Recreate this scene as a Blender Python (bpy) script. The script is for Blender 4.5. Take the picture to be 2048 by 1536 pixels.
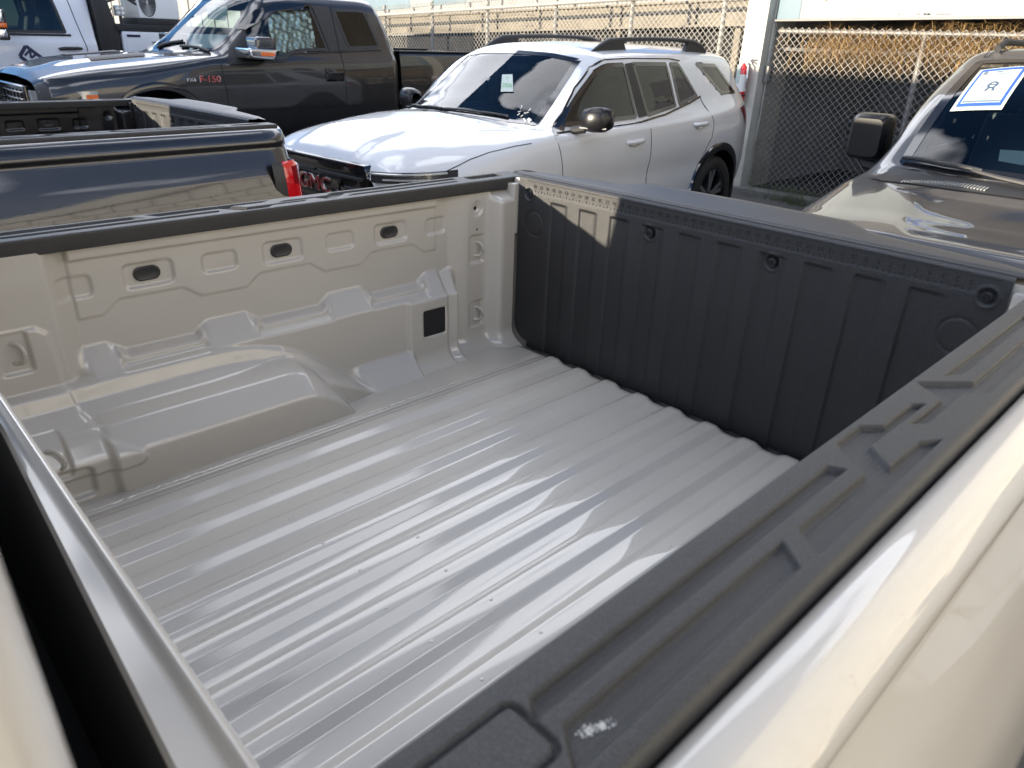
import bpy, bmesh, math, random
import numpy as np
from mathutils import Vector, Matrix
random.seed(7); np.random.seed(7)
for o in list(bpy.data.objects): bpy.data.objects.remove(o)
scene = bpy.context.scene
COL = scene.collection
PI = math.pi
R = math.radians

# ---------------------------------------------------------------- camera
cam_d = bpy.data.cameras.new('camera')
cam = bpy.data.objects.new('camera', cam_d); COL.objects.link(cam)
cam.location = (0.9535, -0.0223, 0.9103)
cam.rotation_euler = (1.12779, -0.03294, 0.81047)
cam_d.sensor_width = 36.0
cam_d.lens = 36.0 * 1446.4 / 2048.0
cam_d.clip_start = 0.02; cam_d.clip_end = 2000
cam_d.dof.use_dof = True; cam_d.dof.focus_distance = 2.1; cam_d.dof.aperture_fstop = 8.5
scene.camera = cam

# ---------------------------------------------------------------- world and sun
SUN = Vector((0.33, 1.0, -0.112)).normalized()          # direction the light travels
SUN_EL = math.asin(-SUN.z); SUN_AZ = math.atan2(-SUN.x, -SUN.y)   # azimuth of the sun from +Y towards +X
world = bpy.data.worlds.new('World'); scene.world = world; world.use_nodes = True
wn = world.node_tree.nodes; wl = world.node_tree.links; wn.clear()
w_out = wn.new('ShaderNodeOutputWorld'); w_bg = wn.new('ShaderNodeBackground')
sky = wn.new('ShaderNodeTexSky'); sky.sky_type = 'NISHITA'; sky.sun_disc = False
sky.sun_elevation = SUN_EL; sky.sun_rotation = SUN_AZ; sky.air_density = 0.75; sky.dust_density = 0.0; sky.ozone_density = 3.0; sky.altitude = 1200
w_tc = wn.new('ShaderNodeTexCoord'); w_map = wn.new('ShaderNodeMapping'); w_map.inputs['Scale'].default_value = (1.0, 1.0, 2.2); w_map.inputs['Location'].default_value = (4.23, 5.31, 9.83)
w_no = wn.new('ShaderNodeTexNoise'); w_no.inputs['Scale'].default_value = 1.6; w_no.inputs['Detail'].default_value = 3; w_no.inputs['Roughness'].default_value = 0.45
w_cr = wn.new('ShaderNodeValToRGB'); w_cr.color_ramp.elements[0].position = 0.50; w_cr.color_ramp.elements[1].position = 0.555
w_mix = wn.new('ShaderNodeMix'); w_mix.data_type = 'RGBA'
wl.new(w_tc.outputs['Generated'], w_map.inputs['Vector']); wl.new(w_map.outputs['Vector'], w_no.inputs['Vector'])
wl.new(w_no.outputs['Fac'], w_cr.inputs['Fac']); wl.new(w_cr.outputs['Color'], w_mix.inputs[0])
wl.new(sky.outputs['Color'], w_mix.inputs[6]); w_mix.inputs[7].default_value = (10.2, 10.5, 11.4, 1)
wl.new(w_mix.outputs[2], w_bg.inputs['Color']); w_bg.inputs['Strength'].default_value = 0.15
wl.new(w_bg.outputs['Background'], w_out.inputs['Surface'])
sun_d = bpy.data.lights.new('sun', 'SUN'); sun_d.energy = 5.0; sun_d.angle = R(0.6); sun_d.color = (1.0, 0.87, 0.68)
sun = bpy.data.objects.new('sun', sun_d); COL.objects.link(sun)
sun.rotation_euler = SUN.to_track_quat('-Z', 'Y').to_euler(); sun.location = (-10, -20, 12)
vs = scene.view_settings
vs.view_transform = 'Standard'; vs.look = 'None'; vs.gamma = 1.0; vs.use_curve_mapping = False; vs.exposure = 1.38
try:
    scene.cycles.use_denoising = True
    scene.cycles.max_bounces = 6; scene.cycles.glossy_bounces = 4; scene.cycles.transparent_max_bounces = 10
    scene.cycles.caustics_reflective = False; scene.cycles.caustics_refractive = False
except Exception: pass

# ---------------------------------------------------------------- materials
MATS = {}
def mat(name, col, rough=0.5, metal=0.0, coat=0.0, coat_rough=0.03, bump=0.0, bscale=200.0, vary=0.0, vscale=6.0, spec=0.5, emit=None, flake=0.0, bdetail=4.0, gen=False):
    m = bpy.data.materials.new(name); m.use_nodes = True
    nt = m.node_tree; b = nt.nodes['Principled BSDF']; L = nt.links
    b.inputs['Base Color'].default_value = (*col, 1); b.inputs['Roughness'].default_value = rough
    b.inputs['Metallic'].default_value = metal; b.inputs['Coat Weight'].default_value = coat
    b.inputs['Coat Roughness'].default_value = coat_rough; b.inputs['Specular IOR Level'].default_value = spec
    if emit:
        b.inputs['Emission Color'].default_value = (*emit[0], 1); b.inputs['Emission Strength'].default_value = emit[1]
    if bump or vary:
        tc = nt.nodes.new('ShaderNodeTexCoord')
    if bump:
        n = nt.nodes.new('ShaderNodeTexNoise'); n.inputs['Scale'].default_value = bscale; n.inputs['Detail'].default_value = bdetail
        bp = nt.nodes.new('ShaderNodeBump'); bp.inputs['Strength'].default_value = bump; bp.inputs['Distance'].default_value = 0.002
        L.new(tc.outputs['Object'], n.inputs['Vector']); L.new(n.outputs['Fac'], bp.inputs['Height']); L.new(bp.outputs['Normal'], b.inputs['Normal'])
    if vary:
        n2 = nt.nodes.new('ShaderNodeTexNoise'); n2.inputs['Scale'].default_value = vscale; n2.inputs['Detail'].default_value = 6; n2.inputs['Roughness'].default_value = 0.6
        mr = nt.nodes.new('ShaderNodeMapRange'); mr.inputs['From Min'].default_value = 0.3; mr.inputs['From Max'].default_value = 0.7
        mr.inputs['To Min'].default_value = 1 - vary; mr.inputs['To Max'].default_value = 1 + vary
        hs = nt.nodes.new('ShaderNodeHueSaturation'); hs.inputs['Color'].default_value = (*col, 1)
        L.new(tc.outputs['Object'], n2.inputs['Vector']); L.new(n2.outputs['Fac'], mr.inputs['Value'])
        L.new(mr.outputs['Result'], hs.inputs['Value']); L.new(hs.outputs['Color'], b.inputs['Base Color'])
        mr2 = nt.nodes.new('ShaderNodeMapRange'); mr2.inputs['From Min'].default_value = 0.3; mr2.inputs['From Max'].default_value = 0.7
        mr2.inputs['To Min'].default_value = max(0.02, rough - 0.12 * vary); mr2.inputs['To Max'].default_value = min(1, rough + 0.3 * vary)
        L.new(n2.outputs['Fac'], mr2.inputs['Value']); L.new(mr2.outputs['Result'], b.inputs['Roughness'])
    MATS[name] = m
    return m

def weather(name, peel=0.02, dust=0.10, dcol=(0.30, 0.28, 0.25)):
    """orange peel in the clear coat, a thin broken film of dust, a few fine scratches"""
    m = MATS[name]; nt = m.node_tree; L = nt.links; b = nt.nodes['Principled BSDF']
    tc = nt.nodes.new('ShaderNodeTexCoord')
    n = nt.nodes.new('ShaderNodeTexNoise'); n.inputs['Scale'].default_value = 150; n.inputs['Detail'].default_value = 2
    bp = nt.nodes.new('ShaderNodeBump'); bp.inputs['Strength'].default_value = peel; bp.inputs['Distance'].default_value = 0.0012
    L.new(tc.outputs['Object'], n.inputs['Vector']); L.new(n.outputs['Fac'], bp.inputs['Height']); L.new(bp.outputs['Normal'], b.inputs['Coat Normal'])
    d1 = nt.nodes.new('ShaderNodeTexNoise'); d1.inputs['Scale'].default_value = 5; d1.inputs['Detail'].default_value = 8; d1.inputs['Roughness'].default_value = 0.7
    d2 = nt.nodes.new('ShaderNodeTexNoise'); d2.inputs['Scale'].default_value = 420; d2.inputs['Detail'].default_value = 1
    mu = nt.nodes.new('ShaderNodeMath'); mu.operation = 'MULTIPLY'; mr = nt.nodes.new('ShaderNodeMapRange'); mr.inputs['From Min'].default_value = 0.22; mr.inputs['From Max'].default_value = 0.46
    mr.inputs['To Min'].default_value = 0.0; mr.inputs['To Max'].default_value = dust
    L.new(tc.outputs['Object'], d1.inputs['Vector']); L.new(tc.outputs['Object'], d2.inputs['Vector']); L.new(d1.outputs['Fac'], mu.inputs[0]); L.new(d2.outputs['Fac'], mu.inputs[1]); L.new(mu.outputs['Value'], mr.inputs['Value'])
    mx = nt.nodes.new('ShaderNodeMix'); mx.data_type = 'RGBA'; mx.inputs[7].default_value = (*dcol, 1); L.new(mr.outputs['Result'], mx.inputs[0])
    old = b.inputs['Base Color'].links
    if old: L.new(old[0].from_socket, mx.inputs[6])
    else: mx.inputs[6].default_value = b.inputs['Base Color'].default_value
    L.new(mx.outputs[2], b.inputs['Base Color'])
    cr_ = nt.nodes.new('ShaderNodeMapRange'); cr_.inputs['From Min'].default_value = 0.2; cr_.inputs['From Max'].default_value = 0.5; cr_.inputs['To Min'].default_value = 0.02; cr_.inputs['To Max'].default_value = 0.02 + 0.25 * dust
    L.new(mu.outputs['Value'], cr_.inputs['Value']); L.new(cr_.outputs['Result'], b.inputs['Coat Roughness'])

def grain(name, scale, lo, hi):
    """speckle moulded plastic: tiny pale and dark grains in the colour"""
    m = MATS[name]; nt = m.node_tree; L = nt.links; b = nt.nodes['Principled BSDF']
    tc = nt.nodes.new('ShaderNodeTexCoord'); n = nt.nodes.new('ShaderNodeTexNoise'); n.inputs['Scale'].default_value = scale; n.inputs['Detail'].default_value = 1.5
    mr = nt.nodes.new('ShaderNodeMapRange'); mr.inputs['From Min'].default_value = 0.38; mr.inputs['From Max'].default_value = 0.68; mr.inputs['To Min'].default_value = lo; mr.inputs['To Max'].default_value = hi
    mu = nt.nodes.new('ShaderNodeVectorMath'); mu.operation = 'SCALE'
    L.new(tc.outputs['Object'], n.inputs['Vector']); L.new(n.outputs['Fac'], mr.inputs['Value']); L.new(mr.outputs['Result'], mu.inputs['Scale'])
    old = b.inputs['Base Color'].links
    if old: L.new(old[0].from_socket, mu.inputs[0])
    else: mu.inputs[0].default_value = tuple(b.inputs['Base Color'].default_value)[:3]
    L.new(mu.outputs['Vector'], b.inputs['Base Color'])

def glass_mat(name, tint, refl=1.0, ior=1.5):
    m = bpy.data.materials.new(name); m.use_nodes = True
    nt = m.node_tree; nt.nodes.clear(); L = nt.links
    out = nt.nodes.new('ShaderNodeOutputMaterial'); mx = nt.nodes.new('ShaderNodeMixShader')
    tr = nt.nodes.new('ShaderNodeBsdfTransparent'); tr.inputs['Color'].default_value = (*tint, 1)
    gl = nt.nodes.new('ShaderNodeBsdfGlossy'); gl.inputs['Roughness'].default_value = 0.01; gl.inputs['Color'].default_value = (refl, refl, refl, 1)
    fr = nt.nodes.new('ShaderNodeFresnel'); fr.inputs['IOR'].default_value = ior
    L.new(fr.outputs['Fac'], mx.inputs['Fac']); L.new(tr.outputs['BSDF'], mx.inputs[1]); L.new(gl.outputs['BSDF'], mx.inputs[2])
    L.new(mx.outputs['Shader'], out.inputs['Surface']); MATS[name] = m
    return m

mat('paint_beige', (0.430, 0.405, 0.360), 0.42, 0.0, 1.0, 0.02, vary=0.02, vscale=3)
mat('paint_black', (0.004, 0.004, 0.0055), 0.35, 0.0, 1.0, 0.02)
mat('paint_white', (0.54, 0.55, 0.56), 0.4, 0.0, 1.0, 0.02, vary=0.01, vscale=2)
mat('paint_grey', (0.032, 0.032, 0.033), 0.4, 0.0, 1.0, 0.02)
mat('paint_truck_white', (0.70, 0.72, 0.76), 0.45, 0.0, 0.8, 0.04)
mat('black_gloss', (0.008, 0.008, 0.009), 0.12, 0, 0.6, 0.03)
mat('black_trim', (0.018, 0.018, 0.019), 0.5, bump=0.15, bscale=500)
mat('rail_plastic', (0.028, 0.028, 0.028), 0.45, spec=0.36, bump=0.42, bscale=950, bdetail=2, vary=0.12, vscale=9)
mat('liner_plastic', (0.0042, 0.0046, 0.0062), 0.50, spec=0.66, bump=0.7, bscale=480, bdetail=3, vary=0.18, vscale=14)
mat('liner_smooth', (0.014, 0.0145, 0.017), 0.42, spec=0.28, bump=0.25, bscale=420, bdetail=2)
mat('rubber', (0.012, 0.012, 0.012), 0.75, bump=0.2, bscale=120)
mat('underbody', (0.010, 0.010, 0.010), 0.85)
mat('seam', (0.006, 0.006, 0.006), 0.8)
mat('chrome', (0.75, 0.75, 0.76), 0.08, 1.0)
mat('alloy', (0.48, 0.49, 0.50), 0.25, 1.0)
mat('interior_dark', (0.035, 0.037, 0.042), 0.7, bump=0.1, bscale=100)
mat('interior_mid', (0.13, 0.14, 0.145), 0.7, bump=0.1, bscale=100)
mat('interior_pale', (0.30, 0.33, 0.33), 0.7, vary=0.1, vscale=5)
mat('red_lens', (0.55, 0.004, 0.008), 0.12, 0, 1.0, 0.02)
mat('red_dark', (0.22, 0.002, 0.004), 0.12, 0, 1.0, 0.02)
mat('amber_lens', (0.85, 0.16, 0.02), 0.2, 0, 0.8, 0.03)
mat('lamp_clear', (0.42, 0.43, 0.42), 0.12, 0.3, 1.0, 0.02)
mat('lamp_smoke', (0.05, 0.052, 0.058), 0.15, 0.2, 1.0, 0.02)
mat('letter_red', (0.55, 0.05, 0.04), 0.3, 0.2, 0.6, 0.05)
mat('badge_red', (0.26, 0.018, 0.024), 0.3, 0.2, 0.6, 0.05)
mat('white_plastic', (0.78, 0.79, 0.78), 0.4)
mat('paper', (0.42, 0.47, 0.43), 0.6)
mat('paper_green', (0.12, 0.42, 0.14), 0.6)
mat('paper_blue', (0.02, 0.08, 0.42), 0.5)
mat('ink', (0.05, 0.08, 0.14), 0.6)
mat('ink_pale', (0.12, 0.17, 0.2), 0.6)
mat('decal_navy', (0.015, 0.02, 0.06), 0.5)
mat('foil', (0.58, 0.61, 0.60), 0.28, 0.8)
mat('asphalt', (0.055, 0.054, 0.052), 0.9, bump=0.6, bscale=60, vary=0.35, vscale=2.2)
mat('concrete', (0.26, 0.245, 0.22), 0.85, bump=0.4, bscale=40, vary=0.25, vscale=5)
mat('concrete_dark', (0.13, 0.125, 0.12), 0.9, bump=0.4, bscale=30, vary=0.3, vscale=3)
mat('post_paint', (0.42, 0.405, 0.355), 0.65, bump=0.25, bscale=30, vary=0.16, vscale=4)
mat('sign_white', (0.18, 0.20, 0.20), 0.55, vary=0.08, vscale=3)
mat('sign_pale_blue', (0.10, 0.15, 0.18), 0.55, vary=0.1, vscale=3)
mat('sign_ink', (0.12, 0.12, 0.14), 0.6)
mat('galvanised', (0.17, 0.16, 0.15), 0.55, 0.2, vary=0.15, vscale=20)
mat('fence_white', (0.23, 0.22, 0.20), 0.55, 0.0, vary=0.1, vscale=20)
mat('beam_cream', (0.19, 0.165, 0.125), 0.7, bump=0.2, bscale=20, vary=0.18, vscale=3)
mat('straw', (0.33, 0.21, 0.085), 0.8, vary=0.3, vscale=12)
mat('grass', (0.09, 0.12, 0.03), 0.8, vary=0.3, vscale=20)
mat('wall_block', (0.77, 0.735, 0.65), 0.8, bump=0.3, bscale=30, vary=0.12, vscale=2)
mat('wall_grey', (0.24, 0.235, 0.225), 0.9, bump=0.3, bscale=20, vary=0.2, vscale=1.5)
mat('mirror_black', (0.008, 0.008, 0.009), 0.30, 0, 0.0, 0.12, spec=0.3)
mat('wall_brown', (0.10, 0.088, 0.078), 0.85, bump=0.3, bscale=20, vary=0.2, vscale=1.5)
mat('eave_brown', (0.22, 0.12, 0.085), 0.7, vary=0.15, vscale=4)
mat('ext_red', (0.55, 0.012, 0.015), 0.25, 0, 0.6, 0.05)
mat('ext_label', (0.66, 0.66, 0.62), 0.5)
mat('mortar', (0.20, 0.18, 0.15), 0.9)
grain('rail_plastic', 950, 0.6, 1.7); grain('liner_plastic', 480, 0.5, 1.9); grain('liner_smooth', 420, 0.6, 1.6)
weather('paint_beige', 0.012, 0.10); weather('paint_black', 0.02, 0.035); weather('paint_white', 0.012, 0.06); weather('paint_grey', 0.02, 0.06); weather('paint_truck_white', 0.02, 0.08)
glass_mat('glass_clear', (0.62, 0.72, 0.70))
glass_mat('glass_blue', (0.50, 0.60, 0.64), 1.0, 1.5)
glass_mat('glass_dark', (0.16, 0.19, 0.19))

# ---------------------------------------------------------------- helpers
def setp(o, label=None, cat=None, group=None, kind=None):
    if label: o['label'] = label
    if cat: o['category'] = cat
    if group: o['group'] = group
    if kind: o['kind'] = kind
    return o
def thing(name, label, cat, loc=(0, 0, 0), rz=0.0, group=None, ry=0.0):
    o = bpy.data.objects.new(name, None); COL.objects.link(o)
    o.location = loc; o.rotation_euler = (0, ry, rz); o.empty_display_size = 0.2
    return setp(o, label, cat, group)
def mk(name, verts, faces, m, parent=None, smooth=True, off=None, flat_angle=None):
    me = bpy.data.meshes.new(name)
    verts = np.asarray(verts, dtype=float)
    me.from_pydata([tuple(v) for v in verts] if len(verts) < 4000 else verts.tolist(), [], faces)
    me.update()
    o = bpy.data.objects.new(name, me); COL.objects.link(o)
    mm = MATS[m] if isinstance(m, str) else m
    me.materials.append(mm)
    if smooth:
        me.polygons.foreach_set('use_smooth', [True] * len(me.polygons))
        if flat_angle:
            me.set_sharp_from_angle(angle=R(flat_angle))
    if parent is not None: o.parent = parent
    if off is not None: o.location = off
    return o
def gridfaces(nu, nv, flip=False, closev=False):
    i = np.arange(nu - 1)[:, None]; j = np.arange(nv if closev else nv - 1)[None, :]
    j2 = (j + 1) % nv
    a = i * nv + j; b = (i + 1) * nv + j; c = (i + 1) * nv + j2; d = i * nv + j2
    q = np.stack([a, b, c, d], -1).reshape(-1, 4)
    if flip: q = q[:, ::-1]
    return q.tolist()
def grid(name, P, m, parent=None, flip=False, off=None, keep=None, closev=False, flat_angle=None):
    nu, nv = P.shape[:2]
    f = gridfaces(nu, nv, flip, closev)
    if keep is not None:
        k = keep.reshape(-1); f = [q for q, kk in zip(f, k) if kk]
    return mk(name, P.reshape(-1, 3), f, m, parent, True, off, flat_angle)
class MB:
    """collects shapes of ONE part"""
    def __init__(s): s.v = []; s.f = []
    def add(s, v, f):
        n = len(s.v); s.v += [tuple(p) for p in v]; s.f += [tuple(n + i for i in q) for q in f]; return s
    def box(s, x0, x1, y0, y1, z0, z1):
        return s.add([(x0, y0, z0), (x1, y0, z0), (x1, y1, z0), (x0, y1, z0), (x0, y0, z1), (x1, y0, z1), (x1, y1, z1), (x0, y1, z1)],
                     [(0, 3, 2, 1), (4, 5, 6, 7), (0, 1, 5, 4), (1, 2, 6, 5), (2, 3, 7, 6), (3, 0, 4, 7)])
    def tube(s, pts, r, n=8, cap=True):
        pts = [Vector(p) for p in pts]; rs = r if isinstance(r, (list, tuple)) else [r] * len(pts)
        up = Vector((0, 0, 1)); V = []; F = []
        for i, p in enumerate(pts):
            t = (pts[min(i + 1, len(pts) - 1)] - pts[max(i - 1, 0)]).normalized()
            u = t.cross(up)
            if u.length < 0.05: u = t.cross(Vector((1, 0, 0)))
            u.normalize(); w = t.cross(u)
            for k in range(n):
                a = 2 * PI * k / n + PI / n; V.append(p + (u * math.cos(a) + w * math.sin(a)) * rs[i])
        for i in range(len(pts) - 1):
            for k in range(n):
                k2 = (k + 1) % n; F.append((i * n + k, i * n + k2, (i + 1) * n + k2, (i + 1) * n + k))
        if cap: F.append(tuple(range(n))[::-1]); F.append(tuple(range((len(pts) - 1) * n, len(pts) * n)))
        return s.add(V, F)
    def prism(s, poly, ax, a0, a1):
        """extrude a polygon of the other two axes (in cyclic xyz order without ax) along ax"""
        n = len(poly); V = []
        for a in (a0, a1):
            for (p, q) in poly:
                V.append({0: (a, p, q), 1: (p, a, q), 2: (p, q, a)}[ax])
        F = [tuple(range(n))[::-1], tuple(range(n, 2 * n))] + [(i, (i + 1) % n, n + (i + 1) % n, n + i) for i in range(n)]
        return s.add(V, F)
    def lathe(s, prof, cx, cy, cz, ax=2, n=24):
        V = []; F = []
        for (r, h) in prof:
            for k in range(n):
                a = 2 * PI * k / n; p, q = r * math.cos(a), r * math.sin(a)
                V.append({2: (cx + p, cy + q, cz + h), 0: (cx + h, cy + p, cz + q), 1: (cx + p, cy + h, cz + q)}[ax])
        for i in range(len(prof) - 1):
            for k in range(n):
                k2 = (k + 1) % n; F.append((i * n + k, i * n + k2, (i + 1) * n + k2, (i + 1) * n + k))
        return s.add(V, F)
    def build(s, name, m, parent=None, bevel=0.0, segs=2, smooth=True, off=None, ang=35):
        o = mk(name, s.v, s.f, m, parent, False, off)
        me = o.data
        bm = bmesh.new(); bm.from_mesh(me)
        bmesh.ops.recalc_face_normals(bm, faces=bm.faces)
        if bevel:
            es = [e for e in bm.edges if len(e.link_faces) == 2 and e.calc_face_angle(0) > R(28)]
            bmesh.ops.bevel(bm, geom=es, offset=bevel, segments=segs, profile=0.7, affect='EDGES', clamp_overlap=True)
        bm.to_mesh(me); bm.free()
        if smooth:
            me.polygons.foreach_set('use_smooth', [True] * len(me.polygons)); me.set_sharp_from_angle(angle=R(ang))
        return o
def copy_tree(o, parent=None):
    c = o.copy(); COL.objects.link(c); c.parent = parent
    for ch in [x for x in list(bpy.data.objects) if x.parent == o and x != c]: copy_tree(ch, c)
    return c
def sstep(x, a, b):
    t = np.clip((x - a) / (b - a), 0, 1); return t * t * (3 - 2 * t)
def sd_rrect(x, y, cx, cy, hx, hy, r):
    qx = np.abs(x - cx) - hx + r; qy = np.abs(y - cy) - hy + r
    return np.hypot(np.maximum(qx, 0), np.maximum(qy, 0)) + np.minimum(np.maximum(qx, qy), 0) - r
def sd_poly(x, y, P):
    P = np.array(P, float); n = len(P); d = np.full(x.shape, 1e9); ins = np.zeros(x.shape, bool)
    for i in range(n):
        a = P[i]; b = P[(i + 1) % n]; e = b - a
        wx, wy = x - a[0], y - a[1]; t = np.clip((wx * e[0] + wy * e[1]) / (e @ e + 1e-12), 0, 1)
        d = np.minimum(d, np.hypot(wx - t * e[0], wy - t * e[1]))
        c = ((a[1] > y) != (b[1] > y)) & (x < (b[0] - a[0]) * (y - a[1]) / (b[1] - a[1] + 1e-12) + a[0])
        ins ^= c
    return np.where(ins, -d, d)
def blur(A, s0, s1):
    for ax, s in ((0, s0), (1, s1)):
        if s <= 0: continue
        k = np.exp(-0.5 * (np.arange(-int(3 * s) - 1, int(3 * s) + 2) / s) ** 2); k /= k.sum(); h = len(k) // 2
        Pd = np.pad(A, [(h, h) if a == ax else (0, 0) for a in (0, 1)], mode='edge')
        A = np.apply_along_axis(lambda v: np.convolve(v, k, 'valid'), ax, Pd)
    return A
def text_mesh(txt, size, depth=0.0, res=3):
    cu = bpy.data.curves.new('t', 'FONT'); cu.body = txt; cu.size = size; cu.extrude = depth; cu.resolution_u = res
    cu.align_x = 'CENTER'; cu.align_y = 'CENTER'
    o = bpy.data.objects.new('t', cu); COL.objects.link(o)
    dg = bpy.context.evaluated_depsgraph_get(); dg.update()
    me = o.evaluated_get(dg).to_mesh()
    v = np.array([tuple(p.co) for p in me.vertices]).reshape(-1, 3); f = [tuple(p.vertices) for p in me.polygons]
    o.evaluated_get(dg).to_mesh_clear()
    bpy.data.objects.remove(o); bpy.data.curves.remove(cu)
    return v, f
def lettering(name, txt, size, m, parent, origin, xdir, ydir, depth=0.001, squash=1.0):
    v, f = text_mesh(txt, size, depth)
    X = np.array(xdir, float); X /= np.linalg.norm(X); Y = np.array(ydir, float); Y -= X * (X @ Y); Y /= np.linalg.norm(Y); N = np.cross(X, Y)
    P = np.array(origin) + v[:, :1] * X * squash + v[:, 1:2] * Y + v[:, 2:3] * N
    return mk(name, P, f, m, parent, False)

# ---------------------------------------------------------------- ground
def gz(x, y):
    b = np.interp(x, [-60, -13, -9, -4.5, 0, 60], [-0.30, -0.55, -0.644, -0.75, -0.93, -1.0])
    t = sstep(np.asarray(y, float), 1.7, 2.6)
    return -0.85 * (1 - t) + b * t
gx = np.concatenate([[-400, -150, -60], np.linspace(-25, 15, 81), [40, 120, 400]]); gy = np.concatenate([[-400, -120, -50], np.linspace(-20, 25, 91), [60, 150, 400]])
GX, GY = np.meshgrid(gx, gy, indexing='ij')
setp(grid('asphalt_ground', np.stack([GX, GY, gz(GX, GY)], -1), 'asphalt'), kind='structure')

# ---------------------------------------------------------------- pickup truck (bed coordinates: x to driver side, y to the rear, z up from the bed floor)
BZ = 0.85
def build_truck():
    T = thing('pickup_truck', 'beige pickup truck in the foreground with an empty ribbed open bed', 'pickup truck', (0, 0, -BZ))
    O = (0, 0, BZ)
    PAINT = 'paint_beige'
    # ---- floor
    P = 0.1141; prof = []
    xs = [-0.745, -0.70, -0.64, -0.58, -0.535, -0.522]
    pr = [(x, 0.0) for x in xs] + [(-0.516, 0.0), (-0.5145, -0.003), (-0.513, 0.0)]
    H = 0.011
    for i in range(9):
        c = -0.4564 + i * P
        seg = [(-0.0410, 0), (-0.0375, 0.0005), (-0.0345, 0.0016), (-0.0195, H - 0.0016), (-0.0165, H - 0.0005), (-0.0130, H), (0, H), (0.0130, H), (0.0165, H - 0.0005), (0.0195, H - 0.0016), (0.0345, 0.0016), (0.0375, 0.0005), (0.0410, 0)]
        pr += [(c + a, b) for a, b in seg]
    pr += [(-x, z) for x, z in reversed(pr[:9])]
    pr = np.array(pr); ys = np.array([0.064, 0.075, 0.085, 0.1, 0.12, 0.16, 0.3, 0.5, 0.7, 0.9, 1.1, 1.3, 1.45, 1.51, 1.535, 1.548, 1.5505])
    tap = np.interp(ys, [0.03, 0.06, 0.12, 2], [0, 0, 1, 1])
    F = np.zeros((len(ys), len(pr), 3)); F[..., 0] = pr[None, :, 0]; F[..., 1] = ys[:, None]
    F[..., 2] = pr[None, :, 1] * tap[:, None]; F[-1, :, 2] -= 0.012
    fl = grid('bed_floor', F, PAINT, T, flip=True, off=O)
    # seam sealer bead and its rough brushed edge along both sides of the floor
    for s in (-1, 1):
        mb = MB(); rs = np.random.RandomState(3 + s); yy = np.arange(0.10, 1.54, 0.006)
        mb.tube([(s * (0.5275 + 0.0012 * rs.randn()), t, 0.0) for t in yy], [0.0026 + 0.0011 * rs.rand() for _ in yy], 6); mb.build('seam_sealer', PAINT, fl)
    # small dimples pressed into the ribs
    mb = MB()
    for i in range(9):
        for (dy, dx) in ((0.52, 0.005), (0.66, -0.004), (1.02, 0.004)):
            c = -0.4564 + i * P + dx
            mb.lathe([(0.0042, 0.0), (0.0034, 0.0009), (0.0015, 0.0013), (0.0, 0.0014)], c, dy + 0.012 * math.sin(i * 2.1), H, 2, 8)
    mb.build('weld_dimples', PAINT, fl).__setitem__('kind', 'stuff')
    # ---- inner side walls: height field over (y, z)
    st = 0.0022
    y = np.arange(0.05, 1.5625, st); z = np.arange(-0.012, 0.522, st)
    Y, Z = np.meshgrid(y, z, indexing='ij')
    col = np.interp(y, [0.0, 0.278, 0.318, 1.294, 1.301, 1.33, 1.385, 1.40, 1.465, 1.478, 1.503, 1.515, 1.60], [0.032, 0.032, 0.0, 0.0, -0.010, -0.002, 0.018, 0.022, 0.022, 0.026, 0.058, 0.062, 0.062])
    base = np.repeat(col[:, None], len(z), 1)
    # rounded top of the rear pillar
    base -= (Y > 1.478) * 0.05 * sstep(Z, 0.462, 0.50) * sstep(Y, 1.478, 1.505)
    mid = sstep(Y, 0.285, 0.325) * (1 - sstep(Y, 1.333, 1.362))
    per = 0.3285
    tab = np.zeros_like(y)
    for k in range(4):
        c0 = 0.3135 + k * per
        tab = np.maximum(tab, np.interp(y, [c0 - 0.055 if k else -1, c0 - 0.02 if k else -0.5, c0 + 0.052, c0 + 0.09], [0, 1, 1, 0]))
    tab = np.maximum(tab * (y < 1.2), np.interp(y, [1.218, 1.25, 9], [0, 1, 1])) + 0 * y
    for k in (1, 2):
        c0 = 0.640 + (k - 1) * 0.335
        tab = np.where((y > c0 - 0.17) & (y < c0 + 0.17), np.interp(y, [c0 - 0.082, c0 - 0.052, c0 + 0.05, c0 + 0.085], [0, 1, 1, 0]), tab)
    zt = 0.250 + 0.029 * tab; zt = np.repeat(zt[:, None], len(z), 1)
    TB = np.repeat(tab[:, None], len(z), 1)
    plain = 0.046 * np.clip((zt - Z) / (zt - 0.215), 0, 1)
    stepped = 0.026 * np.clip((zt - Z) / 0.013, 0, 1) + 0.020 * np.clip((0.226 - Z) / 0.012, 0, 1)
    shelf = np.where(TB > 0.55, plain, stepped) * mid
    shelf += 0.011 * sstep(Y, 1.146, 1.158) * mid * (Z < 0.212)
    # wheel house
    go = np.interp(y, [0, 0.56, 0.62, 0.68, 0.75, 0.81, 0.86, 0.92, 0.985, 2], [1, 1, 0.985, 0.94, 0.84, 0.69, 0.52, 0.28, 0.0, 0.0])[:, None] + 1e-3 + 0 * Z
    gi = np.interp(y, [0, 0.715, 0.745, 0.77, 0.80, 0.83, 0.86, 0.885, 2], [1, 1, 0.985, 0.93, 0.79, 0.58, 0.30, 0.0, 0.0])[:, None] + 1e-3 + 0 * Z
    wpo = np.interp((Z / go).ravel(), [-1, 0.135, 0.152, 0.166, 0.178, 0.212, 0.224], [0.115, 0.112, 0.098, 0.080, 0.066, 0.052, 0.0]).reshape(Z.shape)
    wpo *= np.interp(y, [0, 0.70, 0.84, 0.985], [1, 1, 1.18, 1.0])[:, None]
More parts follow.
